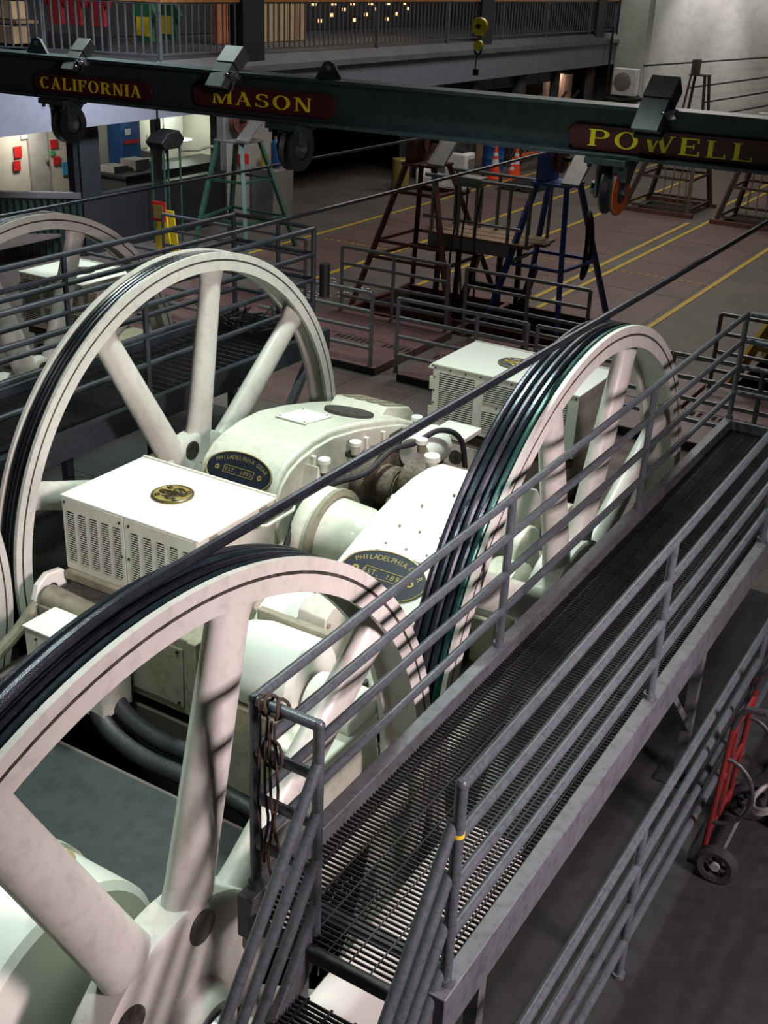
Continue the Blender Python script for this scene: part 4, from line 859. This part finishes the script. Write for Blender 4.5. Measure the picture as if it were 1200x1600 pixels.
# axle and bearings for the other wheels
for (x0, x1, y, z, lab) in ((-3.3, -2.3, 7.40, -.78, 'bearing housing behind the wheel beside the walkway'), (-6.95, -6.0, 7.52, -.82, 'bearing housing of the tall rear wheel'), (-6.9, -5.9, 2.97, -.72, 'bearing housing of the wheel at the left edge'), (-10.1, -9.0, 8.42, -.93, 'bearing housing of the far left wheel')):
    t = thing('bearing_housing', lab, 'bearing', ((x0+x1)/2, y, FZ))
    wh = [o for o in COL.objects if o.name.startswith('sheave_wheel') and abs(o.location.x-(x0+x1)/2) < .8 and abs(o.location.y-y) < .2][0]
    MB().cyl((x0+.27, y, z), (x1, y, z), .11, .11, 20).build('shaft', 'steel_bright', wh)
    MB().lathe([(0, x0-.05), (.27, x0-.05), (.30, x0), (.30, x0+.22), (.24, x0+.26), (0, x0+.26)], (0, y, z), 'x', 28).build('bearing', 'cream', t)
    MB().box((x0, y-.35, FZ), (x0+.2, y+.35, z-.05)).build('pedestal', 'cream_old', t, bevel=.02)
gb = thing('belt_guard', 'pair of pale rounded guard plates behind the cable-wrapped wheel', 'guard', (-3.2, 8.2, FZ))
for k, y in enumerate((7.75, 8.35)):
    MB().prism([(y-.3, FZ+.05)]+[(y+.28*cos(rad(a)), -.62+.3*sin(rad(a))) for a in range(180, -1, -20)]+[(y+.26, FZ+.05)], 'x', -3.25+k*.1, -3.18+k*.1).build('plate', 'cream', gb, bevel=.01)
single('expanded_mesh', (lambda mb: [mb.tube([(-3.05+.05*i*0+.0*j+ (0.03 if (i+j) % 2 else 0)+.06*j, 3.75+.05*i, FZ+.05) for i in range(16)], .005, 4) for j in range(12)] and mb)(MB()), 'dark_steel', 'dark expanded metal mesh in front of the pillow block', 'mesh', kind='stuff')
# machinery in the far left
g5 = thing('gear_housing', 'cream gear housing with a flat flange at the left edge behind the rear walkway', 'gearbox', (-9.1, 6.0, FZ))
MB().prism([(6.3, FZ), (6.3, -.55), (6.45, -.35), (6.9, -.15), (7.4, -.15), (7.7, -.4), (7.7, FZ)], 'x', -11.2, -10.2).build('hood', 'cream', g5, bevel=.02)
MB().box((-10.25, 7.3, -.75), (-9.8, 7.75, -.7)).build('flange', 'cream_lit', g5, bevel=.004); MB().box((-10.2, 7.35, FZ), (-9.85, 7.7, -.75)).build('pedestal', 'cream_old', g5, bevel=.01)
single('spring_gear', MB().lathe([(0, -6.0), (.18, -6.0), (.2, -5.7), (.0, -5.7)], (0, 6.9, -.8), 'x', 20), 'cream_old', 'cream drum just left of the nearest white box', 'drum')

# ---------------------------------------------------------------- hand truck
ht = thing('hand_truck', 'red two-wheeled hand truck parked against the low railing', 'hand truck', (-.9, 5.95, FZ))
R_ = .018
def htp(s, h, f=0): return V((-1.02+.03*h+f, 5.82+s*.5, FZ+h))    # s: 0 near, 1 far; leans back towards the railing
for s in (0, 1):
    MB().tube([htp(s, .12), htp(s, .7), htp(s, 1.12), htp(s, 1.2, .06), htp(s, 1.22, .14)], R_, 10).build('side_tube', 'red_dark', ht)
    MB().tube([htp(s, 1.05, .0), htp(s, 1.14, .015), htp(s, 1.20, .05), htp(s, 1.22, .16)], .022, 10).build('grip', 'rubber', ht)
    MB().tube([htp(s, .35+.24*(1-cos(a)), .2*sin(a)) for a in [pi*i/14 for i in range(15)]], .014, 8).build('hand_loop', 'hose', ht)
    x, y = -.91, 5.82+s*.5+(.10 if s else -.10); c = (x, y, FZ+.13)
    wl = MB().lathe([(.075, -.028), (.105, -.034), (.13, -.02), (.13, .02), (.105, .034), (.075, .028)], c, 'y', 28, close=True).build('wheel', 'rubber', ht)
    MB().lathe([(0, -.03), (.03, -.03), (.03, .03), (0, .03)], c, 'y', 14).build('wheel_hub', 'sheet_grey', wl)
    mb = MB()
    for k in range(6): a = k*pi/3; mb.bar((x+.02*cos(a), y, FZ+.13+.02*sin(a)), (x+.09*cos(a), y, FZ+.13+.09*sin(a)), .018, .012)
    mb.build('wheel_spokes', 'rubber', wl)
MB().cyl((-.91, 5.7, FZ+.13), (-.91, 6.44, FZ+.13), .012).build('axle', 'steel_bright', ht)
for h in (.25, .62, .98): MB().cyl(htp(0, h), htp(1, h), .014).build('crossbar', 'red_dark', ht)
MB().box((-1.0, 5.95, FZ+.3), (-.985, 6.03, FZ+1.02)).build('back_plate', 'red_dark', ht); 
MB().box((-1.1, 5.80, FZ+.01), (-.98, 6.34, FZ+.025)).build('toe_plate', 'dark_steel', ht)
rc = thing('red_cart', 'red cart frame cut by the right edge of the picture', 'cart', (-.55, 6.6, FZ))
for (a, b, w_) in (((-.78, 6.35, -.75), (-.72, 7.3, .15), .09), ((-.62, 6.3, -.8), (-.55, 7.3, .1), .05), ((-.78, 6.75, -.4), (-.5, 6.75, -.4), .05)): MB().bar(a, b, w_, .03).build('frame_bar', 'red_dark', rc)
for y in (6.4, 6.9): MB().lathe([(.06, -.03), (.14, -.03), (.16, 0), (.14, .03), (.06, .03)], (-.6, y, FZ+.16), 'y', 26, close=True).build('wheel', 'rubber', rc)
MB().bar((-.6, 6.4, FZ+.16), (-.62, 6.35, -.78), .04).build('fork', 'dark_steel', rc)
single('garden_hose', MB().tube([V((-.78+.05*k*.2, 6.28, -.95+.02*k))+V((.1*cos(a), .16*sin(a), .06*cos(a))) for k in range(3) for a in [2*pi*i/16 for i in range(16)]], .016, 8), 'sheet_grey', 'coiled grey hose hung on the hand truck', 'hose')
# ---------------------------------------------------------------- balcony railing
def balustrade(label, p0, p1, n, posts, m='kerb_paint'):
    p0 = V(p0); p1 = V(p1); d = p1-p0; t = thing('balustrade', label, 'railing', tuple((p0+p1)/2))
    H = .96
    MB().bar(p0+V((0, 0, H)), p1+V((0, 0, H)), .045, .03).build('top_rail', m, t)
    MB().bar(p0+V((0, 0, H+.04)), p1+V((0, 0, H+.04)), .10, .05).build('handrail', 'handrail_wood', t)
    MB().bar(p0+V((0, 0, .10)), p1+V((0, 0, .10)), .045, .03).build('bottom_rail', m, t)
    ref = None
    for k in range(n+1):
        p = p0+d*(k/n)
        if ref is None: ref = MB(); ref.bar(p+V((0, 0, .1)), p+V((0, 0, H)), .022, .035); o = ref.build('baluster', m, t, smooth=False); base = p
        else: o2 = o.copy(); o2.location = p-base; COL.objects.link(o2)
    for f in posts: p = p0+d*f; MB().bar(p, p+V((0, 0, H)), .07, .07).build('post', m, t)
    return t
balustrade('long dark balcony balustrade with a brown wooden handrail', (-15.1, 17.0, 2.0), (-15.1, 39.7, 2.0), 124, (0, .33, .48, .62, .75, .9, 1))
balustrade('balcony balustrade in front of the shop shelves, top left', (-18.9, 15.3, 2.0), (-15.1, 17.0, 2.0), 27, (.0, .47))
balustrade('short balcony balustrade at the top left corner', (-22, 14.2, 2.0), (-18.9, 15.3, 2.0), 20, (0,))
MB().box((-22, 11.5, 1.0), (-15.3, 17.0, 1.98)).build('office_roof', 'fascia', kind='structure', smooth=False) if 0 else None
def column(x0, x1, y0, y1, z0, z1, m, n): MB().box((x0, y0, z0), (x1, y1, z1)).build(n, m, kind='structure', smooth=False)
column(-15.34, -14.98, 19.3, 20.0, 1.72, 6, 'frame_dark', 'trim_5'); column(-15.3, -15.0, 29.6, 30.3, 1.72, 6, 'frame_dark', 'trim_6'); column(-15.3, -15.0, 37.8, 38.5, 1.72, 6, 'frame_dark', 'trim_7')
# things on the balcony
sh = thing('shop_shelf', 'brown wooden shelf unit behind the balcony rail at the far left', 'shelf', (-19.2, 16.9, 2.0))
MB().box((-20.1, 16.6, 2.0), (-18.3, 17.2, 2.05)).build('base', 'cardboard', sh)
for z in (2.0, 2.45, 2.9): MB().box((-20.1, 16.6, z), (-18.3, 17.2, z+.05)).build('shelf', 'cardboard', sh)
for k, x in enumerate((-20.0, -19.4, -18.85)): MB().box((x, 16.55, 2.08), (x+.45, 17.0, 2.40)).build('drawer', 'panel_cream', sh, bevel=.01)
for k, x in enumerate((-20.0, -19.4, -18.85)): MB().box((x, 16.6, 2.52), (x+.45, 17.0, 2.84)).build('drawer', 'panel_cream', sh, bevel=.01)
def shirt(x, y, z, m, lab, s=.42):
    P = [(-.5, 0), (.5, 0), (.5, .7), (.75, .55), (.88, .75), (.5, 1.1), (.18, 1.18), (0, 1.08), (-.18, 1.18), (-.5, 1.1), (-.88, .75), (-.75, .55), (-.5, .7)]
    single('hanging_shirt', MB().prism([(x+a*s*.6, z+b*s) for a, b in P], 'y', y, y+.10, ), m, lab, 'shirt', 'shirts on the balcony', bevel=.01)
for i, (x, m, l) in enumerate(((-18.0, 'tshirt_red', 'red shirt hanging behind the balcony rail, the first from the left'), (-17.6, 'tshirt_red', 'red shirt hanging behind the balcony rail, the second from the left'), (-17.1, 'tshirt_red', 'red shirt hanging just right of the other two red shirts'))):
    shirt(x, 17.3+i*.1, 2.45, m, l, .6)
single('shirt_rail', MB().box((-18.3, 17.35, 2.0), (-16.7, 17.45, 2.3)).cyl((-18.4, 17.4, 3.2), (-16.6, 17.4, 3.2), .02), 'wall_dark', 'dark clothes rail with red shirts behind the balcony', 'rack')
for i, (y, m, l) in enumerate(((17.6, 'vest_green', 'green shirt with yellow block behind the balcony rail, nearer one'), (18.5, 'vest_green', 'green shirt with yellow block behind the balcony rail, farther one'))):
    shirt(-16.0-.2*i, y, 2.25, m, l, .6); 
    single('yellow_print', MB().box((-16.18-.2*i, y-.012, 2.35), (-15.86-.2*i, y-.002, 2.68)), 'yellow', ('yellow block print on the nearer green shirt', 'yellow block print on the farther green shirt')[i], 'print')
pn = thing('display_panel', 'warm lit display panels behind the balcony right of the dark column', 'display', (-17.6, 22.8, 2.0))
for k in range(4): MB().box((-17.6, 21.6+k*.36, 2.0), (-17.5, 21.92+k*.36, 3.6)).build('panel', 'panel_warm', pn)
for k in range(5): MB().box((-17.6, 23.1+k*.4, 2.0), (-17.5, 23.45+k*.4, 3.4)).build('panel', 'panel_cream', pn)
lt = thing('string_lights', 'row of small warm lamps glowing behind the balcony', 'lamps', (-18, 28, 3.0))
for k in range(11): MB().box((-18.0, 26.0+k*.45, 2.75+.1*(k % 2)), (-17.95, 26.15+k*.45, 3.05)).build('lamp_glow', 'lamp_warm', lt)
for k in range(9): MB().box((-18.0, 26.3+k*.55, 2.35+.13*(k % 3)), (-17.95, 26.40+k*.55, 2.43+.13*(k % 3))).build('small_glow', 'lamp_warm', lt)
spot('balcony_spot', (-16.2, 24.0, 5.5), (-17.6, 22.9, 2.4), 60, (1, .8, .6), 80)
spot('shop_spot', (-16.8, 15.6, 5.0), (-18.4, 17.4, 2.4), 38, (1, .85, .7), 100)

# ---------------------------------------------------------------- office under the balcony
def st(name, a, b, m, **k): return MB().box(a, b).build(name, m, smooth=False, kind='structure', **k)
# angled bay with window_1
A = V((-15.35, 15.05, 0)); Bv = V((-17.8, 13.05, 0)); d = (Bv-A); L = d.length; an = math.atan2(d.y, d.x)
OM = Matrix.Translation(A) @ Matrix.Rotation(an, 4, 'Z')
def ob(name, a, b, m, parent=None, kind='structure', **k):
    mb = MB().box(a, b, OM); return mb.build(name, m, parent, smooth=False, kind=kind, **k)
w1 = ob('wall_bay', (0, .0, FZ), (L+3, .06, -.22), 'cladding')
for k in range(30): 
    MB().prism([(k*.12, -.03), (k*.12+.02, -.06), (k*.12+.06, -.06), (k*.12+.08, -.03)], 'z', FZ, -.25)
    mb = MB().prism([(k*.12, .055), (k*.12+.02, .09), (k*.12+.06, .09), (k*.12+.08, .055)], 'z', FZ, -.25); mb.v = [OM @ p for p in mb.v]; mb.build('cladding_rib', 'cladding', w1)
wf = ob('window_1', (0, -.02, -.22), (L, .10, -.12), 'ledge'); 
for u in (0, L-.08, L*.98): ob('window_post', (u, -.01, -.12), (u+.08, .08, 1.1), 'frame_dark', wf, kind=None)
ob('window_pane', (.08, .03, -.12), (L-.08, .035, 1.05), 'glass', wf, kind=None)
st('wall_corner', (-15.6, 15.02, FZ), (-15.28, 15.5, 1.05), 'frame_dark')
st('wall_office', (-15.45, 15.5, FZ), (-15.3, 19.1, -.25), 'frame_dark')
w2 = st('window_2', (-15.47, 15.5, -.25), (-15.28, 19.1, -.2), 'frame_dark')
for y in (17.02, 18.78): MB().box((-15.44, y, -.2), (-15.30, y+.14, 1.05)).build('mullion', 'frame_dark', w2)
MB().box((-15.38, 15.5, -.2), (-15.375, 18.78, 1.05)).build('window_pane', 'glass', w2)
st('trim_8', (-15.55, 19.05, FZ), (-15.25, 20.6, 1.05), 'door_grey')
# office interior
st('office_floor', (-22, 12.5, -.9), (-15.6, 21, -.85), 'floor_grey')
st('wall_office_back', (-17.6, 12.5, -.9), (-17.5, 21, 1.0), 'wall_cream')
st('wall_office_side', (-18.9, 17.0, -.9), (-16.6, 17.06, 1.0), 'wall_dark') if 0 else None
st('office_ceiling', (-22, 12.5, 1.0), (-15.4, 21, 1.04), 'wall_dark')
st('wall_office_end', (-17.6, 20.4, -.9), (-15.5, 20.5, 1.0), 'wall_cream')
area('office_light', (-16.9, 15.6, .95), (-17.2, 15.6, -1), .4, 30, (1, .95, .82))
area('office_light_back', (-16.9, 19.6, .95), (-17.1, 19.6, -1), .4, 22, (.92, 1, .85))
area('office_light_mid', (-16.8, 17.8, .95), (-17.0, 17.8, -1), .3, 3, (.92, 1, .85))
d1 = MB().box((-17.5, 15.85, -.85), (-17.44, 16.32, .85)).build('door_1', 'door_grey', kind='structure', smooth=False)
MB().cyl((-17.44, 16.25, .05), (-17.38, 16.25, .05), .03).build('door_handle', 'chrome', d1)
def flat(name, x, y0, y1, z0, z1, m, lab, cat, g=None): return single(name, MB().box((x, y0, z0), (x+.02, y1, z1)), m, lab, cat, g)
flat('alarm_box', -17.48, 15.5, 15.68, .18, .38, 'red', 'upper red box on the office wall left of the door', 'box')
flat('alarm_box', -17.48, 15.45, 15.62, -.05, .12, 'red', 'lower red box on the office wall left of the door', 'box')
flat('red_sign', -17.48, 16.42, 16.6, .26, .42, 'red', 'upper red sign on the office wall right of the door', 'sign')
flat('red_sign', -17.48, 16.46, 16.64, -.05, .1, 'red', 'lower red sign on the office wall right of the door', 'sign')
flat('green_sign', -17.48, 16.40, 16.50, .13, .22, 'green_sign', 'small green sign between the two red signs', 'sign')
flat('first_aid_box', -17.48, 16.68, 16.92, -.27, -.03, 'skyblue', 'light blue box on the office wall', 'box')
flat('wall_chart', -17.48, 15.7, 16.3, .5, .8, 'paper', 'white paper above the office door', 'poster')
fp = thing('no_smoking_sign', 'orange no-smoking sign in the corner of the office window', 'sign', (-16.9, 13.95, -.12))
ob('sign_board', (2.0, .045, -.1), (2.3, .055, .2), 'panel_cream', fp, kind=None)
rg = MB().tube([(2.15+.1*cos(a), .06, .06+.1*sin(a)) for a in [2*pi*i/20 for i in range(20)]], .008, 6, closed=True); rg.tube([(2.08, .06, .13), (2.22, .06, -.01)], .008, 6); rg.v = [OM @ p for p in rg.v]; rg.build('ring_mark', 'orange', fp)
cg = MB().box((2.08, .056, .05), (2.2, .062, .07), OM); cg.build('cigarette_mark', 'frame_dark', fp)
nb = MB().box((1.55, .045, -.1), (1.85, .055, .22), OM); single('paper_notice', nb, 'paper', 'white paper notice taped in the office window', 'notice')
dk = thing('office_desk', 'dark desk with papers behind the office windows', 'desk', (-16.6, 17.2, -.85))
MB().box((-16.9, 16.9, -.2), (-16.0, 20.2, -.15)).build('desk_top', 'hose', dk); MB().box((-16.8, 17.0, -.85), (-16.1, 20.1, -.2)).build('desk_body', 'wall_dark', dk)
for k, (x, y, h) in enumerate(((-16.8, 17.0, .12), (-16.7, 17.5, .2), (-16.8, 18.0, .12))): single('paper_stack', MB().box((x, y, -.15), (x+.4, y+.4, -.15+h)), 'door_grey', ('paper stack on the desk nearest the dark window post', 'tallest paper stack in the middle of the desk', 'low paper stack at the far end of the desk')[k], 'papers')
cbn = thing('blue_cabinet', 'tall blue cabinet with a red label inside the office', 'cabinet', (-18.6, 17.0, -.85))
MB().box((-17.48, 18.0, -.85), (-17.1, 18.55, .75)).build('body', 'blue', cbn, bevel=.01); MB().box((-17.1, 18.05, .22), (-17.09, 18.5, .3)).build('label_strip', 'red', cbn); MB().box((-17.1, 18.1, .4), (-17.09, 18.25, .52)).build('paper_label', 'paper', cbn)
for k in range(4): flat('binder', -17.3, 18.95+k*.09, 19.03+k*.09, .02, .32, ('paper', 'red', 'blue', 'paper')[k], ('white binder left end of the shelf', 'red binder on the office shelf', 'blue binder on the office shelf', 'white binder right end of the shelf')[k], 'binder', 'binders on the office shelf')
single('wall_shelf', MB().box((-17.5, 18.8, -.02), (-17.15, 19.5, .018)), 'door_grey', 'office wall shelf carrying the binders', 'shelf')
mo = thing('computer_monitor', 'dark computer monitor on the desk under the lamp', 'monitor', (-16.6, 18.7, -.15)); MB().box((-16.75, 18.55, .02), (-16.7, 18.85, .4)).build('screen', 'frame_dark', mo); MB().cyl((-16.7, 18.7, -.15), (-16.7, 18.7, .05), .03).build('stand', 'frame_dark', mo)
dl = thing('desk_lamp', 'bright desk lamp glowing in the office', 'lamp', (-17.4, 18.9, -.15)); MB().tube([(-16.7, 18.9, -.15), (-16.8, 18.95, .2), (-16.8, 19.3, .25)], .015, 6).build('arm', 'frame_dark', dl); MB().box((-16.9, 19.2, .2), (-16.7, 19.7, .23)).build('tube', 'lamp_white', dl)
flat('wall_paper', -17.48, 19.7, 20.3, .1, .95, 'paper', 'large white sheet pinned to the office back wall', 'poster')

# control stand in front of the office
cs = thing('control_stand', 'black control box on green pipe legs in front of the office window', 'stand', (-14.9, 17.0, FZ))
MB().prism([(16.55, .62), (16.75, .78), (17.05, .82), (17.2, .65), (17.05, .5), (16.65, .5)], 'x', -15.15, -14.75).build('control_box', 'dark_steel', cs, bevel=.01)
for x, y in ((-15.1, 16.65), (-14.8, 16.65), (-15.1, 17.1), (-14.8, 17.1)): MB().cyl((x, y, FZ), (x, y, .52), .022).build('leg', 'tower_green', cs)
MB().tube([(-14.8, 17.15, .45), (-14.6, 17.4, .45), (-14.5, 17.6, .5), (-14.4, 17.7, .5)], .03, 8).build('pipe', 'cream_old', cs)
# equipment left of the dark opening
single('steel_cabinet', MB().prism([(-15.2, FZ), (-14.65, FZ), (-14.6, -.22), (-15.2, -.2)], 'y', 19.8, 20.5), 'sheet_grey', 'grey steel box behind the green tower', 'cabinet', bevel=.01)
single('red_switch', MB().box((-15.24, 19.4, -.1), (-15.1, 19.6, .1)), 'red', 'small red switch box on the pillar behind the green tower', 'switch', bevel=.008)
bd = thing('blue_bottle', 'tall blue gas bottle left of the dark opening', 'gas bottle', (-14.82, 20.15, -.2)); MB().lathe([(0, 0), (.09, 0), (.10, .03), (.10, .48), (.06, .55), (.03, .58), (0, .58)], (-14.82, 20.15, -.2), 'z', 20).build('body', 'blue', bd); MB().cyl((-14.82, 20.15, .36), (-14.82, 20.15, .43), .03).build('valve', 'brass', bd)
MB().box((-14.75, 20.1, .1), (-14.715, 20.2, .2)).build('label', 'paper', bd)
single('yellow_can', MB().cyl((-15.06, 20.1, -.2), (-15.06, 20.1, .05), .09, .09, 18), 'yellow', 'yellow can beside the blue gas bottle', 'can', bevel=.01)
ws = thing('wet_floor_sign', 'yellow wet-floor sign with a red notice behind the railings', 'floor sign', (-14.4, 16.2, FZ))
MB().prism([(-14.62, FZ), (-14.22, FZ), (-14.32, -.5), (-14.52, -.5)], 'y', 16.1, 16.13).build('front_leaf', 'yellow', ws); MB().prism([(-14.62, FZ), (-14.22, FZ), (-14.32, -.5), (-14.52, -.5)], 'y', 16.3, 16.33).build('back_leaf', 'yellow', ws)
MB().box((-14.55, 16.0, -.65), (-14.25, 16.03, -.3)).build('notice', 'red', ws); MB().box((-14.51, 15.985, -.6), (-14.29, 16.0, -.36)).build('notice_panel', 'brass', ws)

# ---------------------------------------------------------------- beyond the dark opening
st('wall_left', (-15.6, 26.6, FZ), (-15.3, 29.8, 1.02), 'wall_dark')
st('wall_recess', (-19, 21.3, FZ-.1), (-18.8, 40.5, 1.7), 'pit_black'); st('ceiling_recess', (-19, 21.3, 1.6), (-15.3, 40.5, 1.7), 'pit_black')
for k, (y0, y1) in enumerate(((29.8, 30.0), (32.7, 33.2), (35.4, 35.7), (38.3, 38.6))): st('trim_%d' % (10+k), (-15.4, y0, FZ), (-15.2, y1, 1.02), 'wall_dark')
for k, (y0, y1) in enumerate(((30.0, 31.3), (31.35, 32.7), (33.2, 34.3), (34.35, 35.4))):
    f = st('window_%d' % (3+k), (-15.38, y0, .68), (-15.3, y1, .73), 'frame_dark'); MB().box((-15.36, y0, .73), (-15.34, y1, 1.02)).build('pane', 'ledge', f)
bx = 0
for k, y in enumerate((35.8, 36.7, 37.5)): single('pale_crate', MB().box((-16.4, y, -.1), (-15.8, y+.7, .82-.05*k)), 'box_pink', ('pale wooden crate under the balcony, left one of three', 'pale wooden crate under the balcony, middle one of three', 'pale wooden crate under the balcony, right one of three')[k], 'crate', bevel=.01)
single('crate_shelf', MB().box((-16.6, 35.7, FZ), (-15.6, 38.2, -.12)), 'hose', 'dark shelf under the pale crates', 'shelf')
area('crate_light', (-15.5, 36.9, .9), (-16.2, 36.9, .5), .3, 10, (1, .8, .65))
single('wall_bracket', MB().box((-14.75, 39.1, .02), (-13.95, 39.75, .1)).box((-14.7, 39.6, -.5), (-14.6, 39.75, .02)), 'dark_steel', 'dark bracket carrying the air conditioner', 'bracket')
ac = thing('air_conditioner', 'white outdoor air-conditioner unit at the end of the balcony', 'air conditioner', (-14.5, 39.3, .1))
MB().box((-14.75, 39.1, .1), (-13.95, 39.5, .95)).build('body', 'white_plastic', ac, bevel=.02)
MB().lathe([(.0, -.02), (.06, -.03), (.26, -.02), (.3, -.01), (.3, .0), (0, 0)], (-14.4, 39.1, .53), 'y', 28).build('fan_grille', 'sheet_grey', ac)
single('drain_pipe', MB().cyl((-14.85, 38.9, -.2), (-14.85, 38.9, 2.2), .04).tube([(-14.85, 38.9, .0), (-14.3, 38.95, -.05), (-13.6, 39.0, .05)], .07, 8), 'dark_steel', 'dark pipe and bracket beside the air conditioner', 'pipe')
sc = thing('shelf_clutter', 'dark stored machinery under the balcony windows', 'shelf', (-15.9, 33, FZ))
for k in range(12):
    y = 30.2+k*.45; h = random.uniform(.6, 1.5); MB().box((-15.8, y, FZ), (-15.4, y+.4, FZ+h)).build('stored_box', ('hose', 'wood', 'maroon', 'cladding', 'cardboard')[k % 5], sc, bevel=.01)
# ---- small things on the far floor
def cone(x, y, h, lab, m='cone_orange'):
    t = thing('traffic_cone', lab, 'cone', (x, y, FZ), 'traffic cones'); s = h/.72
    MB().box((x-.18*s, y-.18*s, FZ), (x+.18*s, y+.18*s, FZ+.03*s)).build('base', m, t, bevel=.01)
    r = lambda q: (.13-.105*q)*s
    for a, b, mm, n in ((0, .42, m, 'cone_body'), (.42, .58, 'white', 'reflective_band'), (.58, .68, m, 'cone_band'), (.68, .78, 'white', 'reflective_band'), (.78, 1, m, 'cone_tip')):
        MB().cyl((x, y, FZ+.03*s+a*.69*s), (x, y, FZ+.03*s+b*.69*s), r(a), r(b), 24).build(n, mm, t)
    return t
cone(-13.65, 28.3, .84, 'tallest orange traffic cone with white bands beyond the pipe rack')
cone(-13.25, 28.5, .55, 'short plain-looking orange cone right of the tallest cone')
cone(-13.3, 28.85, .8, 'orange cone half hidden behind the tallest cone'); cone(-14.6, 28.4, .6, 'orange cone just left of the tallest cone'); cone(-15.0, 27.2, .8, 'faded orange cone right beside the white cooler', 'orange')
cl = thing('portable_cooler', 'white portable cooler on castors behind the red tower', 'cooler', (-13.7, 25.6, FZ))
MB().box((-13.62, 25.4, FZ+.1), (-13.02, 25.9, -.27)).build('body', 'white_plastic', cl, bevel=.06)
MB().box((-14.3, 25.3, FZ+.1), (-13.55, 25.9, FZ+.38)).build('tank', 'white_plastic', cl, bevel=.05)
MB().box((-14.35, 25.3, FZ+.1), (-14.15, 25.8, -.75)).build('side_pack', 'white_plastic', cl, bevel=.04)
MB().box((-13.03, 25.5, -.85), (-13.0, 25.82, -.4)).build('filter_panel', 'sheet_grey', cl, bevel=.01)
MB().prism([(25.45, -.27), (25.85, -.27), (25.78, -.2), (25.52, -.2)], 'x', -13.5, -13.15).build('top_vent', 'frame_dark', cl)
for x, y in ((-14.25, 25.38), (-14.25, 25.8), (-13.15, 25.45), (-13.15, 25.85)): MB().cyl((x-.03, y, FZ+.07), (x+.03, y, FZ+.07), .07, .07, 14).build('castor', 'rubber', cl)
single('metal_hopper', MB().prism([(-15.1, FZ), (-14.5, FZ), (-14.4, -.7), (-13.9, .1), (-15.1, .12)], 'y', 26.6, 27.2), 'sheet_grey', 'grey sheet metal hopper behind the white cooler', 'hopper', bevel=.02)
yb = single('yellow_drum', MB().cyl((-14.6, 25.0, FZ), (-14.6, 25.0, -.5), .22, .22, 26), 'brass', 'yellow drum behind the red tower legs', 'drum', bevel=.02)
single('blue_drum', MB().lathe([(0, 0), (.3, 0), (.3, .3), (.31, .32), (.3, .34), (.3, .62), (.31, .64), (.3, .66), (.3, .92), (0, .92)], (-14.35, 29.6, FZ), 'z', 26), 'blue', 'blue drum behind the orange traffic cones', 'drum')
rl = thing('red_beacon', 'orange-red round lamp on the grey hopper', 'lamp', (-13.8, 26.9, .1)); MB().cyl((-13.85, 26.9, .18), (-13.65, 26.9, .18), .13, .13, 20).build('lens', 'cone_orange', rl, bevel=.02); MB().cyl((-13.95, 26.9, .18), (-13.85, 26.9, .18), .08).build('base', 'frame_dark', rl)
ol = thing('orange_ladder', 'orange ladder lying on its side against the far equipment', 'ladder', (-13.2, 30.5, FZ))
for z in (-.75, -.32):
    MB().bar((-13.55, 29.3, z-.03), (-12.9, 33.2, z+.02), .05, .09).build('ladder_rail', 'orange', ol)
for k in range(14): f = (k+.5)/14; MB().cyl((-13.55+.65*f, 29.3+3.9*f, -.78), (-13.55+.65*f, 29.3+3.9*f, -.3), .022, .022, 8).build('rung', 'steel_bright', ol)
MB().bar((-13.5, 29.5, FZ), (-13.5, 29.5, -.7), .05).build('prop', 'dark_steel', ol); MB().bar((-13.0, 32.8, FZ), (-13.0, 32.8, -.7), .05).build('prop', 'dark_steel', ol)
pt = thing('pallet', 'dark timber pallet in front of the orange ladder', 'pallet', (-13.0, 27.2, FZ))
for k in range(5): MB().box((-12.9+.0*k, 26.9+k*.3, FZ+.08), (-11.9, 27.12+k*.3, FZ+.11)).build('plank', 'hose', pt)
for x in (-12.85, -12.4, -11.95): MB().box((x, 26.9, FZ), (x+.08, 28.3, FZ+.08)).build('runner', 'hose', pt)
rk = thing('pipe_stock', 'dark rack of pipes behind the orange ladder', 'rack', (-14.2, 31.5, FZ))
for k in range(6): MB().cyl((-14.4+.05*k, 30.4, FZ), (-14.3+.1*k, 30.4+k*.7, .6), .04).build('pipe', 'dark_steel', rk)
single('white_bench', MB().box((-9.8, 39.2, -.3), (-9.0, 39.7, -.05)).box((-9.7, 39.3, FZ), (-9.6, 39.6, -.3)).box((-9.2, 39.3, FZ), (-9.1, 39.6, -.3)), 'cream', 'pale bench against the concrete end wall at the right edge', 'bench', bevel=.01)
rb = MB()
for k in range(90):
    p = V((random.uniform(-11.2, -10.0), random.uniform(15.2, 16.6), FZ+.008)); rb.cbox(p, (random.uniform(.02, .06), random.uniform(.02, .05), .01), Matrix.Translation(p) @ Matrix.Rotation(random.uniform(0, 3), 4, 'Z') @ Matrix.Translation(-p))
single('floor_debris', rb, 'paper', 'pale paint flakes scattered on the floor left of the red tower', 'debris', kind='stuff')
spot('wall_spot_a', (-12.2, 39.0, 6.6), (-12.3, 40.3, 1.6), 2600, (1, .93, .95), 42, .9)
spot('wall_spot_b', (-10.6, 39.0, 6.6), (-10.6, 40.3, 1.8), 1500, (1, .95, .9), 38, .9)
spot('wall_spot_c', (-13.9, 38.8, 6.2), (-14.0, 40.3, 1.0), 500, (.95, 1, .85), 50, .9)
